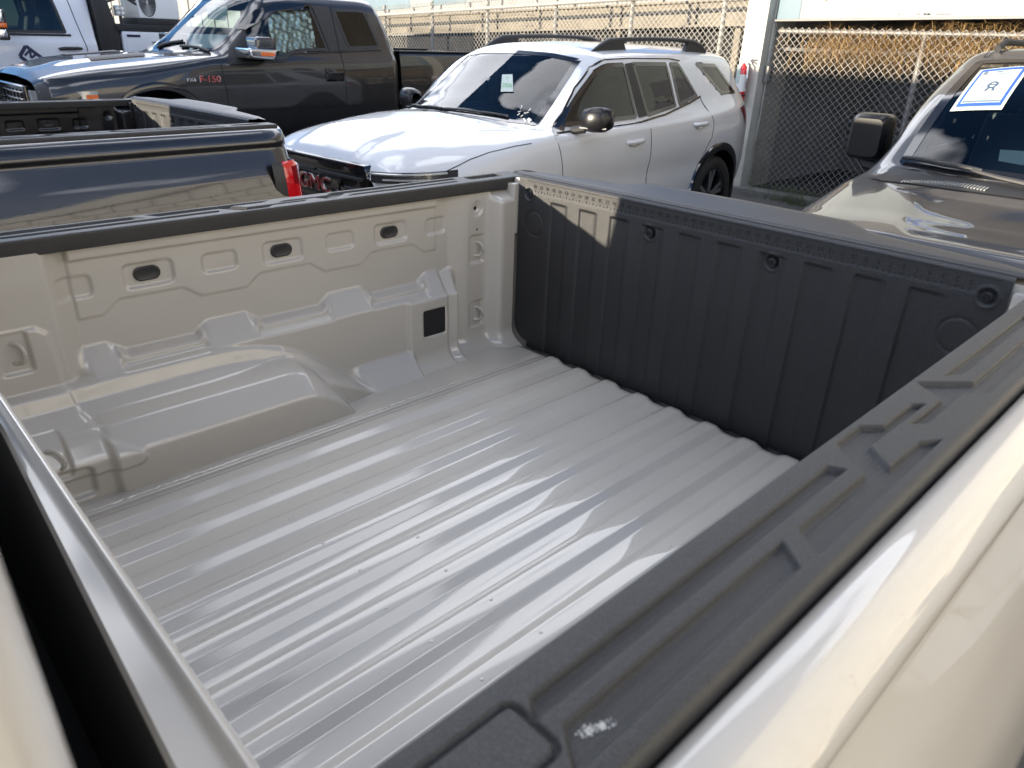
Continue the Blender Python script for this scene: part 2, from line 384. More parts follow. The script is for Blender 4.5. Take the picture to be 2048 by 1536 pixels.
    wpi = np.interp((Z / gi).ravel(), [-1, 0.084, 0.094, 0.125, 0.142, 0.152, 0.160, 0.166], [0.18, 0.18, 0.174, 0.150, 0.132, 0.105, 0.06, 0.0]).reshape(Z.shape)
    wpi = wpi * (1 - 0.09 * (1 - sstep(Y, 0.285, 0.302))) * (gi > 0.01)
    wp = np.where(Y > 0.985, 0, np.maximum(wpo, wpi))
    wp = wp - 0.012 * (sd_rrect(Y, Z, 0.19, 0.045, 0.062, 0.034, 0.012) < 0)
    rr = 0.055
    fil = np.where(Z < rr, rr - np.sqrt(np.clip(rr * rr - (rr - np.clip(Z, 0, rr)) ** 2, 0, None)), 0)
    # bright kicked-out toe behind the wheel house
    toe = 0.075 * np.clip((0.062 - Z) / 0.062, 0, 1) * sstep(Y, 0.93, 1.0) * (1 - sstep(Y, 1.15, 1.17))
    low = np.maximum(np.maximum(base + shelf + np.maximum(fil, toe), wp), base)
    low = blur(low, 1.35, 1.35)
    det = np.zeros_like(low)
    e = 0.0028
    up = sstep(Y, 0.322, 0.326) * (1 - sstep(Y, 1.290, 1.295))
    det += 0.013 * up * (Z > 0.468)
    cz = np.zeros_like(y)
    for c0 in (0.478, 0.8065, 1.135): cz = np.maximum(cz, np.interp(y, [c0 - 0.105, c0 - 0.068, c0 + 0.072, c0 + 0.112], [0, 1, 1, 0]))
    crz = np.repeat((0.339 + 0.029 * cz)[:, None], len(z), 1)
    det += 0.005 * up * (1 - sstep(-(Z - crz), -e, e))
    for c0 in (0.481, 0.806, 1.133): det -= 0.007 * (1 - sstep(sd_rrect(Y, Z, c0, 0.413, 0.053, 0.027, 0.012), -e, e))
    for c0 in (0.643, 0.970): det -= 0.007 * (1 - sstep(sd_rrect(Y, Z, c0, 0.414, 0.041, 0.022, 0.011), -e, e))
    for c0 in (0.325, 1.292): det -= 0.006 * (1 - sstep(sd_rrect(Y, Z, c0, 0.410, 0.037, 0.023, 0.011), -e, e))
    for (c0, zc) in ((1.438, 0.321), (1.441, 0.108), (0.19, 0.306), (0.19, 0.108)):
        det -= 0.008 * (1 - sstep(sd_rrect(Y, Z, c0, zc, 0.028, 0.043, 0.006), -e, e))
    det -= 0.005 * (1 - sstep(np.hypot(Y - 1.438, Z - 0.446), 0.019, 0.024)); det -= 0.006 * (1 - sstep(np.hypot(Y - 1.438, Z - 0.446), 0.0085, 0.0105))
    det += 0.004 * (1 - sstep(np.hypot(Y - 0.13, Z - 0.43) , 0.030, 0.036))
    det -= 0.005 * (1 - sstep(sd_rrect(Y, Z, 1.244, 0.135, 0.043, 0.043, 0.006), -e, e))
    pan = sd_poly(Y, Z, [(-0.1, 0.352), (0.236, 0.352), (0.256, 0.335), (0.262, 0.29), (0.263, 0.22), (0.272, 0.165), (0.30, 0.118), (0.352, 0.088), (0.358, 0.07), (0.345, 0.056), (0.25, 0.054), (-0.1, 0.05)])
    det += 0.007 * (1 - sstep(pan, -0.006, 0.004))
    Pd = low + blur(det, 1.0, 1.0)
    for sgn, nm in ((-1, 'inner_wall'), (1, 'inner_wall')):
        G = np.stack([sgn * (0.735 - Pd), Y, Z], -1)
        w = grid(nm, G, PAINT, T, flip=(sgn < 0), off=O)
        def wx(yy, zc):
            i = int(round((yy - y[0]) / st)); j = int(round((zc - z[0]) / st)); return sgn * (0.735 - Pd[i, j])
        # rubber plugs
        for c0 in (0.478, 0.803, 1.130):
            mb = MB(); n = 28; x0 = wx(c0, 0.414)
            rim = [(c0 + (0.0125 if math.cos(2 * PI * k / n) > 0 else -0.0125) + 0.0165 * math.cos(2 * PI * k / n), 0.4145 + 0.0165 * math.sin(2 * PI * k / n)) for k in range(n)]
            V = [(x0 + sgn * 0.004, a, b) for a, b in rim] + [(x0 - sgn * 0.003, a, b) for a, b in rim] + [(x0 - sgn * 0.0045, c0 + (a - c0) * 0.85, 0.4145 + (b - 0.4145) * 0.85) for a, b in rim] + [(x0 - sgn * 0.003, c0 + (a - c0) * 0.72, 0.4145 + (b - 0.4145) * 0.72) for a, b in rim]
            Fc = [(r * n + k, r * n + (k + 1) % n, (r + 1) * n + (k + 1) % n, (r + 1) * n + k) for r in range(3) for k in range(n)] + [tuple(range(3 * n, 4 * n))]
            mb.add(V, Fc); mb.build('rubber_plug', 'black_trim', w)
        # black square cover
        mb = MB(); x0 = wx(1.244, 0.135); poly = []
        for (sy, sz, a0) in ((1, 1, 0), (-1, 1, 90), (-1, -1, 180), (1, -1, 270)):
            for q in range(5): a = R(a0 + q * 22.5); poly.append((1.2445 + sy * 0.035 + 0.006 * math.cos(a), 0.135 + sz * 0.035 + 0.006 * math.sin(a)))
        mb.prism(poly, 0, x0 + sgn * 0.003, x0 - sgn * 0.0015); mb.build('vent_cover', 'underbody', w, ang=30)
        # tie down loops
        for (c0, zc) in ((1.438, 0.321), (1.441, 0.108), (0.19, 0.306), (0.19, 0.108)):
            x0 = wx(c0, zc); mb = MB(); pts = []
            for k in range(13):
                a = -PI / 2 + PI * k / 12; pts.append((x0 - sgn * (0.004 + 0.016 * math.cos(a)), c0 + 0.004 + 0.012 * math.cos(a), zc + 0.021 * math.sin(a)))
            pts = [(x0 + sgn * 0.006, c0 - 0.006, zc - 0.021)] + pts + [(x0 + sgn * 0.006, c0 - 0.006, zc + 0.021)]
            mb.tube(pts, 0.0047, 8); mb.build('tie_down_loop', PAINT, w)
        for (c0, zc, r) in ((1.438, 0.446, 0.0085), (1.438, 0.383, 0.0032)):
            x0 = wx(c0, zc); mb = MB(); mb.lathe([(0, -sgn * 0.0006), (r, -sgn * 0.0006), (r, sgn * 0.002)], x0, c0, zc, 0, 16); mb.build('bolt_hole', 'underbody', w)
    # ---- rail caps
    dx = 0.0017; xr = np.concatenate([[0.7022, 0.7024, 0.7032], np.arange(0.705, 0.797, dx), [0.7985, 0.8005, 0.8018, 0.8022]]); yr = np.arange(0.045, 1.632, 0.0017)
    X, Yr = np.meshgrid(xr, yr, indexing='ij')
    polys = [[(0.727, 0.226), (0.727, 0.655), (0.744, 0.664), (0.744, 0.212)],
             [(0.756, 0.226), (0.757, 0.505), (0.785, 0.481), (0.785, 0.205)],
             [(0.757, 0.531), (0.759, 0.668), (0.712, 0.707), (0.712, 0.769), (0.730, 0.791), (0.730, 0.876), (0.742, 0.891), (0.740, 0.730), (0.770, 0.703), (0.771, 0.781), (0.787, 0.812), (0.787, 0.509)],
             [(0.711, 0.946), (0.713, 0.953), (0.759, 1.009), (0.760, 1.40), (0.783, 1.40), (0.784, 0.983), (0.762, 0.956), (0.762, 0.837), (0.748, 0.815), (0.750, 0.917)],
             [(0.726, 0.996), (0.743, 1.025), (0.742, 1.38), (0.728, 1.38)]]
    d = np.full(X.shape, 1e3)
    for p in polys: d = np.minimum(d, sd_poly(X, Yr, p))
    hz = -0.0068 * (1 - sstep(d, -0.0030, 0.0004))
    ins = d < -0.0030
    hz += ins * 0.0003 * np.sin(X * 2 * PI / 0.0052) * 1.0          # fine ribs moulded into the slots
    pad = sd_rrect(X, Yr, 0.7445, 0.150, 0.024, 0.064, 0.009)
    hz -= 0.0055 * (1 - sstep(np.abs(pad + 0.001) , 0.0010, 0.0028))
    pk = sd_rrect(X, Yr, 0.757, 1.50, 0.019, 0.066, 0.012)
    hz -= 0.020 * (1 - sstep(pk, -0.003, 0.001))
    hz += np.interp(X.ravel(), [0.70, 0.7022, 0.7024, 0.7032, 0.705, 0.709, 0.79, 0.797, 0.8005, 0.8018, 0.8022], [-0.006, -0.006, -0.004, -0.002, -0.0006, 0, 0.0, -0.0008, -0.003, -0.006, -0.012]).reshape(X.shape)
    Zr = 0.530 + hz
    Gtop = np.stack([X, Yr, Zr], -1)
    lo = Gtop[:1].copy(); lo[..., 2] = 0.4955; lo[..., 0] = 0.7035; lo2 = lo.copy(); lo2[..., 0] += 0.014; ou = Gtop[-1:].copy(); ou[..., 2] = 0.500
    mdl = lo.copy(); mdl[..., 2] = 0.521; mdl[..., 0] = 0.7021; lo1 = lo.copy(); lo1[..., 2] = 0.498; lo1[..., 0] = 0.7031
    G = np.concatenate([lo2, lo, lo1, mdl, Gtop, ou], 0)
    for sgn in (-1, 1):
        Gs = G.copy(); Gs[..., 0] *= sgn
        rc = grid('rail_cap', Gs, 'rail_plastic', T, flip=(sgn < 0), off=O)
        mb = MB(); mb.box(*sorted((sgn * 0.745, sgn * 0.770)), 1.445, 1.555, 0.508, 0.512); mb.build('stake_pocket', 'underbody', rc)
        # narrow strip closing the rear end
        mb = MB(); mb.box(*sorted((sgn * 0.703, sgn * 0.8015)), 1.6315, 1.6365, 0.497, 0.527); mb.build('end_cap', 'rail_plastic', rc, 0.002)
    # scuff on the near rail
    mb = MB(); rnd = random.Random(3)
    for k in range(110):
        t_ = rnd.gauss(0, 1); a, b = 0.7690 + 0.0022 * t_ + rnd.gauss(0, 0.0016), 0.2440 + 0.0042 * t_ + rnd.gauss(0, 0.0026); s = abs(rnd.gauss(0.0003, 0.00028)) + 0.00012
        mb.prism([(a + s * math.cos(t) * rnd.uniform(.6, 1.3), b + s * math.sin(t) * rnd.uniform(.6, 1.3)) for t in (0, 1, 2, 3.1, 4.2, 5.2)], 2, 0.5230, 0.5238)
    so = mb.build('scuff_mark', 'ext_label', T, off=O); so['kind'] = 'stuff'
    # ---- front panel (bulkhead)
    xb = np.linspace(-0.735, 0.735, 60)
    pf = [(0.095, 0.0), (0.092, 0.03), (0.090, 0.12), (0.088, 0.30), (0.086, 0.44), (0.084, 0.485), (0.0825, 0.501), (0.0795, 0.5075), (0.0755, 0.5095), (0.0725, 0.508), (0.0690, 0.5035), (0.064, 0.5025), (0.0, 0.5015), (0.0, 0.495), (0.0, 0.40), (0.0, -0.35)]
    G = np.zeros((len(xb), len(pf), 3))
    fy = np.interp(xb, [-0.735, 0.06, 0.60, 0.735], [0.064, 0.061, 0.042, 0.038])
    for i, xx in enumerate(xb):
        for j, (a, b) in enumerate(pf):
            if j in (12,): a = fy[i] + 0.003
            if j >= 13: a = fy[i]
            rib = 0.010 * (1 if 4 > j > 0 else 0) * (0.5 + 0.5 * math.tanh(6 * math.cos(xx * 2 * PI / 0.19)))
            G[i, j] = (xx, a - rib, b)
    grid('front_panel', G[:, :14], PAINT, T, off=O, flat_angle=50)
    grid('front_panel_back', G[:, 13:], 'underbody', T, off=O)
    # ---- tailgate
    TG = bpy.data.objects.new('tailgate', bpy.data.meshes.new('tailgate'))
    ts = 0.003; xt = np.arange(-0.666, 0.6661, ts); zt_ = np.concatenate([np.arange(-0.004, 0.532, ts), [0.5335, 0.536, 0.5385, 0.5402, 0.541]])
    XT, ZT = np.meshgrid(xt, zt_, indexing='ij')
    rec = np.zeros_like(XT)
    for i in range(10):
        r0 = -0.531 + 0.1137 * i; top = 0.4805
        inside = sstep(XT, r0 - 0.0025, r0 + 0.0035) * (1 - sstep(XT, r0 + 0.052, r0 + 0.072)) * (1 - sstep(ZT, top - 0.006, top + 0.0015))
        rec = np.maximum(rec, 0.0065 * inside * (1 - 0.35 * np.clip((XT - r0) / 0.07, 0, 1)))
    for bx_, bz_ in ((-0.622, 0.490), (-0.168, 0.461), (0.185, 0.4615), (0.630, 0.494)):
        rd = np.hypot(XT - bx_, ZT - bz_); rec += 0.005 * (1 - sstep(rd, 0.0135, 0.0175)); rec -= 0.0022 * np.exp(-((rd - 0.0205) / 0.0028) ** 2)
    for cx_ in (-0.595, 0.600):
        rd = np.hypot(XT - cx_, ZT - 0.406); rec += 0.0028 * np.exp(-((rd - 0.0365) / 0.0026) ** 2)
    rul = sd_rrect(XT, ZT, 0.006, 0.5165, 0.640, 0.0195, 0.002); rec += 0.0014 * (1 - sstep(rul, -0.002, 0.002))
    rec = np.where(ZT > 0.532, 0, rec)
    YT = 1.567 + rec + np.interp(ZT.ravel(), [0, 0.532, 0.5365, 0.539, 0.541], [0, 0, 0.001, 0.0035, 0.008]).reshape(ZT.shape)
    hw = np.where(ZT < 0.075, 0.606 + np.sqrt(np.clip(0.06 ** 2 - np.clip(0.075 - ZT, 0, 0.06) ** 2, 0, None)), 0.666)
    XW = XT * np.where(np.abs(XT) > 0.55, 1 - (1 - hw / 0.666) * (np.abs(XT) - 0.55) / 0.116, 1)
    me_o = grid('tailgate', np.stack([XW, YT, ZT], -1), 'liner_plastic', T, off=O)
    bpy.data.objects.remove(TG)
    TG = me_o
    # ruler digits, upside down as seen from inside the bed
    V = []; Fd = []
    dig = {}
    for n in range(1, 49):
        v, f = text_mesh(str(n), 0.0165 if n < 10 else 0.0150, 0.0004, 2)
        x0 = 0.597 - (n - 1) * 0.0254 + (0.0 if n < 10 else 0.0)
        k = len(V)
        for p in v: V.append((x0 - p[0] * 0.92 * -1 * -1, 1.5680 - p[2] - 0.0002, 0.5175 - p[1]))
        Fd += [tuple(k + i for i in q) for q in f]
    mb = MB()
    for n in range(0, 97):
        x0 = 0.597 + 0.0254 - n * 0.0127; L = 0.0075 if n % 2 == 0 else 0.0035
        mb.box(x0 - 0.0007, x0 + 0.0007, 1.5672, 1.569, 0.4995 - 0.0, 0.4995 + L)
    k = len(V); V += mb.v; Fd += [tuple(k + i for i in q) for q in mb.f]
    mk('ruler_markings', V, Fd, 'underbody', TG, False)
    for bx_, bz_ in ((-0.622, 0.490), (-0.168, 0.461), (0.185, 0.4615), (0.630, 0.494)):
        mb = MB(); mb.lathe([(0.0105, 0.008), (0.0105, 0.002), (0.009, 0.0005), (0.0055, 0.0), (0.0052, 0.0025), (0.003, 0.0025), (0.0026, -0.0002), (0, -0.0006)], bx_, 1.5665, bz_, 1, 20); mb.build('bolt', 'liner_smooth', TG)
    # moulded top of the tailgate
    xc = np.linspace(-0.70, 0.70, 121)
    wd = np.interp(np.abs(xc), [0, 0.28, 0.36, 0.62, 0.70], [0.150, 0.145, 0.098, 0.080, 0.066]); ht = np.interp(np.abs(xc), [0, 0.28, 0.36, 0.62, 0.70], [0.561, 0.560, 0.552, 0.546, 0.541])
    G = []
    for i, xx in enumerate(xc):
        w_, h_ = wd[i], ht[i]
        G.append([(xx, 1.5752, 0.5412), (xx, 1.577, 0.5438), (xx, 1.581, 0.5447), (xx, 1.5835, 0.5432), (xx, 1.588, 0.5432), (xx, 1.592, 0.546), (xx, 1.60, 0.5475), (xx, 1.575 + w_ * 0.75, h_), (xx, 1.575 + w_ * 0.94, h_ - 0.001), (xx, 1.575 + w_, h_ - 0.006), (xx, 1.575 + w_ * 0.97, h_ - 0.02), (xx, 1.63, 0.50)])
    grid('top_cap', np.array(G), 'liner_smooth', TG, flip=False, flat_angle=60)
    # outer skin of the tailgate
    mb = MB(); mb.box(-0.74, 0.74, 1.582, 1.640, -0.02, 0.528); mb.build('outer_skin', PAINT, TG, 0.008)
    # striker blocks between pillar and tailgate
    for s in (-1, 1):
        mb = MB(); mb.box(*sorted((s * 0.672, s * 0.712)), 1.553, 1.580, 0.36, 0.515); mb.build('hinge_post', PAINT, T, 0.004, off=O)
    # ---- outer bedsides
    bs = [(0.802, 0.498), (0.803, 0.5045), (0.808, 0.5115), (0.818, 0.5150), (0.833, 0.5110), (0.848, 0.500), (0.860, 0.4835), (0.8665, 0.468), (0.8685, 0.459), (0.8672, 0.452), (0.8640, 0.4465), (0.8615, 0.440), (0.8622, 0.434), (0.866, 0.424), (0.881, 0.39), (0.900, 0.345), (0.920, 0.29), (0.941, 0.215), (0.958, 0.13), (0.968, 0.02), (0.964, -0.12), (0.948, -0.22), (0.92, -0.32), (0.88, -0.40), (0.80, -0.42)]
    dn = []
    for (p, q) in zip(bs[:-1], bs[1:]):
        k = max(1, int(abs(p[1] - q[1]) / 0.022))
        dn += [(p[0] + (q[0] - p[0]) * t / k, p[1] + (q[1] - p[1]) * t / k) for t in range(k)]
    zs_ = np.array([p[1] for p in dn + [bs[-1]]]); xs_ = np.array([p[0] for p in dn + [bs[-1]]]); m_ = np.arange(len(xs_)) > 16; xs_ = np.where(m_, np.convolve(np.pad(xs_, 3, mode='edge'), np.ones(7) / 7, 'valid'), xs_); bs = list(zip(xs_, zs_))
    ysd = np.concatenate([[0.03, 0.034, 0.042], np.linspace(0.06, 1.52, 74), [1.54, 1.58, 1.61, 1.632, 1.650, 1.662, 1.668, 1.6695, 1.670]])
    inset = np.interp(ysd, [0.03, 0.034, 0.042, 1.54, 1.58, 1.61, 1.632, 1.650, 1.662, 1.668, 1.6695, 1.670], [0.004, 0.001, 0, 0, 0.003, 0.010, 0.022, 0.038, 0.056, 0.075, 0.10, 0.14])
    for s in (-1, 1):
        G = np.zeros((len(ysd), len(bs), 3))
        for i in range(len(ysd)):
            for j, (a, b) in enumerate(bs): G[i, j] = (s * (max(a - inset[i], 0.70)), ysd[i], b)
        cy = 0.5 * (G[:-1, :-1] + G[1:, 1:]); keep = np.hypot(cy[..., 1] - 0.62, cy[..., 2] + 0.47) > 0.44
        sd = grid('bedside', G, PAINT, T, flip=(s > 0), off=O, keep=keep)
        mb = MB(); n = 40; ring = []
        V = []; Fq = []
        for k in range(n + 1):
            a = R(-8) + R(196) * k / n
            for (r, xo) in ((0.415, 0.86), (0.42, 0.965), (0.435, 0.985), (0.475, 0.978), (0.482, 0.94)):
                V.append((s * xo, 0.62 + r * math.cos(a), -0.47 + r * math.sin(a)))
        for k in range(n):
            for q in range(4): Fq.append((k * 5 + q, k * 5 + q + 1, (k + 1) * 5 + q + 1, (k + 1) * 5 + q))
        mb.add(V, Fq); mb.build('wheel_arch', 'black_trim', T, off=O)
        # tail lamp wrapping the rear corner
        n = 9; V = []; 
        lz = [0.085, 0.10, 0.16, 0.22, 0.28, 0.360, 0.382]
        pathxy = [(0.925, 1.525), (0.931, 1.55), (0.931, 1.578), (0.926, 1.62), (0.912, 1.652), (0.888, 1.676), (0.84, 1.688), (0.78, 1.690)]
        G = np.zeros((len(lz), len(pathxy), 3))
        for i, zz_ in enumerate(lz):
            sh = (0.014 if i in (0, len(lz) - 1) else 0.0); bow = 0.006 * math.sin(PI * (zz_ - 0.085) / 0.28)
            for j, (a, b) in enumerate(pathxy):
                cx_, cy_ = 0.80, 1.60; f_ = 1 - sh / math.hypot(a - cx_, b - cy_)
                G[i, j] = (s * (cx_ + (a - cx_) * f_ + bow * 0.4), cy_ + (b - cy_) * f_ + bow + (zz_ - 0.22) * -0.05, zz_)
        fr = G.copy(); 
        lamp = MB(); 
        tl = grid('tail_lamp', G[:, 2:], 'red_lens', T, flip=(s < 0), off=O)
        mb = MB(); mb.add(G[:, :3].reshape(-1, 3) * np.array([1, 1, 1]), gridfaces(len(lz), 3)); mb.build('lamp_bezel', 'black_trim', tl)
        Gi = G[1:3, 3:6].copy() + np.array([s * 0.0015, 0.002, 0]); grid('lamp_reflector', Gi, 'red_dark', tl, flip=(s < 0))
        Gi = G[4:6, 3:7].copy() + np.array([s * 0.0015, 0.002, 0]); grid('lamp_reflector', Gi, 'red_dark', tl, flip=(s < 0))
        # black pocket above / below the lamp, and gloss corner
        G2 = []
        for zz_ in (-0.40, -0.2, 0.07): G2.append([(s * a * 0.985, b - 0.012, zz_) for a, b in pathxy[2:]])
        grid('rear_corner', np.array(G2), 'paint_black' if False else PAINT, T, flip=(s < 0), off=O)
    mb = MB(); mb.box(-0.80, 0.80, 1.655, 1.675, -0.30, 0.06); mb.build('rear_valance', PAINT, T, 0.01, off=O)
    mb = MB(); mb.box(-0.88, 0.88, 1.64, 1.80, -0.42, -0.22); mb.build('rear_bumper', 'chrome', T, 0.03, 3, off=O)
    mb = MB(); mb.box(-0.70, 0.70, -4.0, 1.60, -0.42, -0.10); mb.build('chassis', 'underbody', T, 0.05, off=O)
    return T

# ---------------------------------------------------------------- vehicle skins
def pchip(x, Y, xq):
    x = np.asarray(x, float); Y = np.asarray(Y, float); h = np.diff(x); sh = (-1,) + (1,) * (Y.ndim - 1)
    d = np.diff(Y, axis=0) / h.reshape(sh); m = np.zeros_like(Y)
    w1 = (2 * h[1:] + h[:-1]).reshape(sh); w2 = (h[1:] + 2 * h[:-1]).reshape(sh)
    with np.errstate(divide='ignore', invalid='ignore'):
        hm = (w1 + w2) / (w1 / d[:-1] + w2 / d[1:])
    m[1:-1] = np.where(d[:-1] * d[1:] > 0, np.nan_to_num(hm), 0); m[0] = d[0]; m[-1] = d[-1]
    i = np.clip(np.searchsorted(x, xq) - 1, 0, len(x) - 2); t = ((xq - x[i]) / h[i]).reshape(sh); hh = h[i].reshape(sh)
    return (2*t**3 - 3*t**2 + 1) * Y[i] + (t**3 - 2*t**2 + t) * hh * m[i] + (-2*t**3 + 3*t**2) * Y[i+1] + (t**3 - t**2) * hh * m[i+1]
def rpoly(pts, r=0.03, n=4):
    out = []; N = len(pts)
    for i in range(N):
        p0, p, p1 = (np.array(pts[(i + k) % N], float) for k in (-1, 0, 1))
        u = p0 - p; v = p1 - p; lu, lv = np.linalg.norm(u), np.linalg.norm(v); rr = min(r, 0.45 * lu, 0.45 * lv)
        a = p + u / lu * rr; b = p + v / lv * rr
        for k in range(n + 1):
            t = k / n; out.append(tuple((1 - t) ** 2 * a + 2 * t * (1 - t) * p + t * t * b))
    return out
def dens(pts, step=0.04, closed=True):
    out = []; N = len(pts)
    for i in range(N if closed else N - 1):
        a = np.array(pts[i], float); b = np.array(pts[(i + 1) % N], float); k = max(1, int(np.linalg.norm(b - a) / step))
        for q in range(k): out.append(tuple(a + (b - a) * q / k))
    if not closed: out.append(tuple(pts[-1]))
    return out
def inset_poly(pts, d):
    P = np.array(pts); n = len(P); A = 0.5 * np.sum(P[:, 0] * np.roll(P[:, 1], -1) - np.roll(P[:, 0], -1) * P[:, 1]); s = 1 if A > 0 else -1
    out = []
    for i in range(n):
        e = P[(i + 1) % n] - P[i - 1]; e /= (np.linalg.norm(e) + 1e-9); out.append(P[i] + s * d * np.array([-e[1], e[0]]))
    return [tuple(p) for p in out]
class Car:
    def __init__(s, st, nu=190, nv=56):
        a = np.array([q[0] for q in st]); B = np.array([q[1] for q in st], float)      # stations x points x 2
        s.a = np.linspace(a[0], a[-1], nu)
        # keep the exact stations in the sampling so that corners stay crisp
        s.a = np.unique(np.concatenate([s.a, a])); 
        G = pchip(a, B, s.a)
        k = B.shape[1]; v = np.linspace(0, k - 1, nv); s.G = np.transpose(pchip(np.arange(k), np.transpose(G, (1, 0, 2)), v), (1, 0, 2))
    def sec(s, y):
        i = int(np.clip(np.searchsorted(s.a, y) - 1, 0, len(s.a) - 2)); t = np.clip((y - s.a[i]) / (s.a[i + 1] - s.a[i]), 0, 1)
        return s.G[i] * (1 - t) + s.G[i + 1] * t
    def side(s, y, z):
        q = s.sec(y); h = np.maximum.accumulate(q[:, 1] + np.arange(len(q)) * 1e-7); return float(np.interp(z, h, q[:, 0]))
    def top(s, x, y):
        q = s.sec(y); b = q[::-1, 0]; m = int(np.argmax(q[:, 0])); return float(np.interp(abs(x), q[m:, 0][::-1] + np.arange(len(q) - m) * 1e-7, q[m:, 1][::-1]))
    def pt(s, p, proj, sg, off):
        if proj == 'side':
            y, z = p; b = s.side(y, z); e = 0.01
            n = Vector((1.0, -(s.side(y + e, z) - s.side(y - e, z)) / (2 * e), -(s.side(y, z + e) - s.side(y, z - e)) / (2 * e))).normalized()
            return (sg * (b + off * n.x), y + off * n.y, z + off * n.z)
        x, y = p; h = s.top(x, y); e = 0.01
        n = Vector((-(s.top(x + e, y) - s.top(x - e, y)) / (2 * e), -(s.top(x, y + e) - s.top(x, y - e)) / (2 * e), 1.0)).normalized()
        return (x + off * n.x, y + off * n.y, h + off * n.z)
    def body(s, name, m, parent, holes=(), arches=(), y0=-99, y1=99, off=None):
        nu, nv = s.G.shape[:2]
        L = np.zeros((nu, 2 * nv - 1, 3)); L[:, :nv, 0] = s.G[..., 0]; L[:, :nv, 2] = s.G[..., 1]
        L[:, nv:, 0] = -s.G[:, -2::-1, 0]; L[:, nv:, 2] = s.G[:, -2::-1, 1]; L[..., 1] = s.a[:, None]
        C = 0.25 * (L[:-1, :-1] + L[1:, :-1] + L[:-1, 1:] + L[1:, 1:]); keep = np.ones(C.shape[:2], bool)
        vi = np.arange(2 * nv - 2); vi = np.minimum(vi, 2 * nv - 3 - vi)[None, :] / (nv - 1)
        for poly, proj, mg in holes:
            if proj == 'side': d = sd_poly(C[..., 1], C[..., 2], poly); keep &= ~((d < -mg) & (np.abs(C[..., 0]) > 0.45))
            else: d = sd_poly(C[..., 0], C[..., 1], poly); keep &= ~((d < -mg) & (vi > 0.55))
        for (cy, cz, r) in arches: keep &= ~((np.hypot(C[..., 1] - cy, C[..., 2] - cz) < r) & (np.abs(C[..., 0]) > 0.5))
        keep &= (C[..., 1] > y0) & (C[..., 1] < y1)
        return grid(name, L, m, parent, flip=False, keep=keep, off=off)
    def panel(s, name, poly, proj, m, parent, sg=1, off=0.003, rings=5, thick=0.0):
        P = np.array(poly); c = P.mean(0); n = len(P); V = []; F = []
        for k in range(rings):
            t = 1 - k / rings
            for p in P: V.append(s.pt(c + (p - c) * t, proj, sg, off))
        V.append(s.pt(c, proj, sg, off))
        for k in range(rings - 1):
            for i in range(n): j = (i + 1) % n; F.append((k * n + i, k * n + j, (k + 1) * n + j, (k + 1) * n + i))
        k = rings - 1
        for i in range(n): F.append((k * n + i, k * n + (i + 1) % n, rings * n))
        if thick:
            b = len(V); V += [s.pt(p, proj, sg, off - thick) for p in P]; F += [(i, b + i, b + (i + 1) % n, (i + 1) % n) for i in range(n)]
        o = mk(name, V, F, m, parent, True)
        s.orient(o, proj, sg); return o
    def band(s, name, poly, w, proj, m, parent, sg=1, off=0.004, thick=0.006):
        A = poly; B = inset_poly(poly, w); n = len(A); V = [s.pt(p, proj, sg, off - thick) for p in A] + [s.pt(p, proj, sg, off) for p in A] + [s.pt(p, proj, sg, off) for p in B] + [s.pt(p, proj, sg, off - thick) for p in B]
        F = [(r * n + i, r * n + (i + 1) % n, (r + 1) * n + (i + 1) % n, (r + 1) * n + i) for r in range(3) for i in range(n)]
        o = mk(name, V, F, m, parent, True, flat_angle=40); s.orient(o, proj, sg); return o
    def orient(s, o, proj, sg):
        me = o.data; ns = sum((Vector(p.normal) * p.area for p in me.polygons), Vector())
        d = Vector((sg, 0, 0)) if proj == 'side' else Vector((0, 0, 1))
        if ns.dot(d) < 0: me.flip_normals()
    def seam(s, name, pts, proj, parent, sg=1, r=0.0035, m='seam', off=0.0):
        mb = MB(); mb.tube([s.pt(p, proj, sg, off) for p in dens(pts, 0.05, False)], r, 6); return mb.build(name, m, parent)
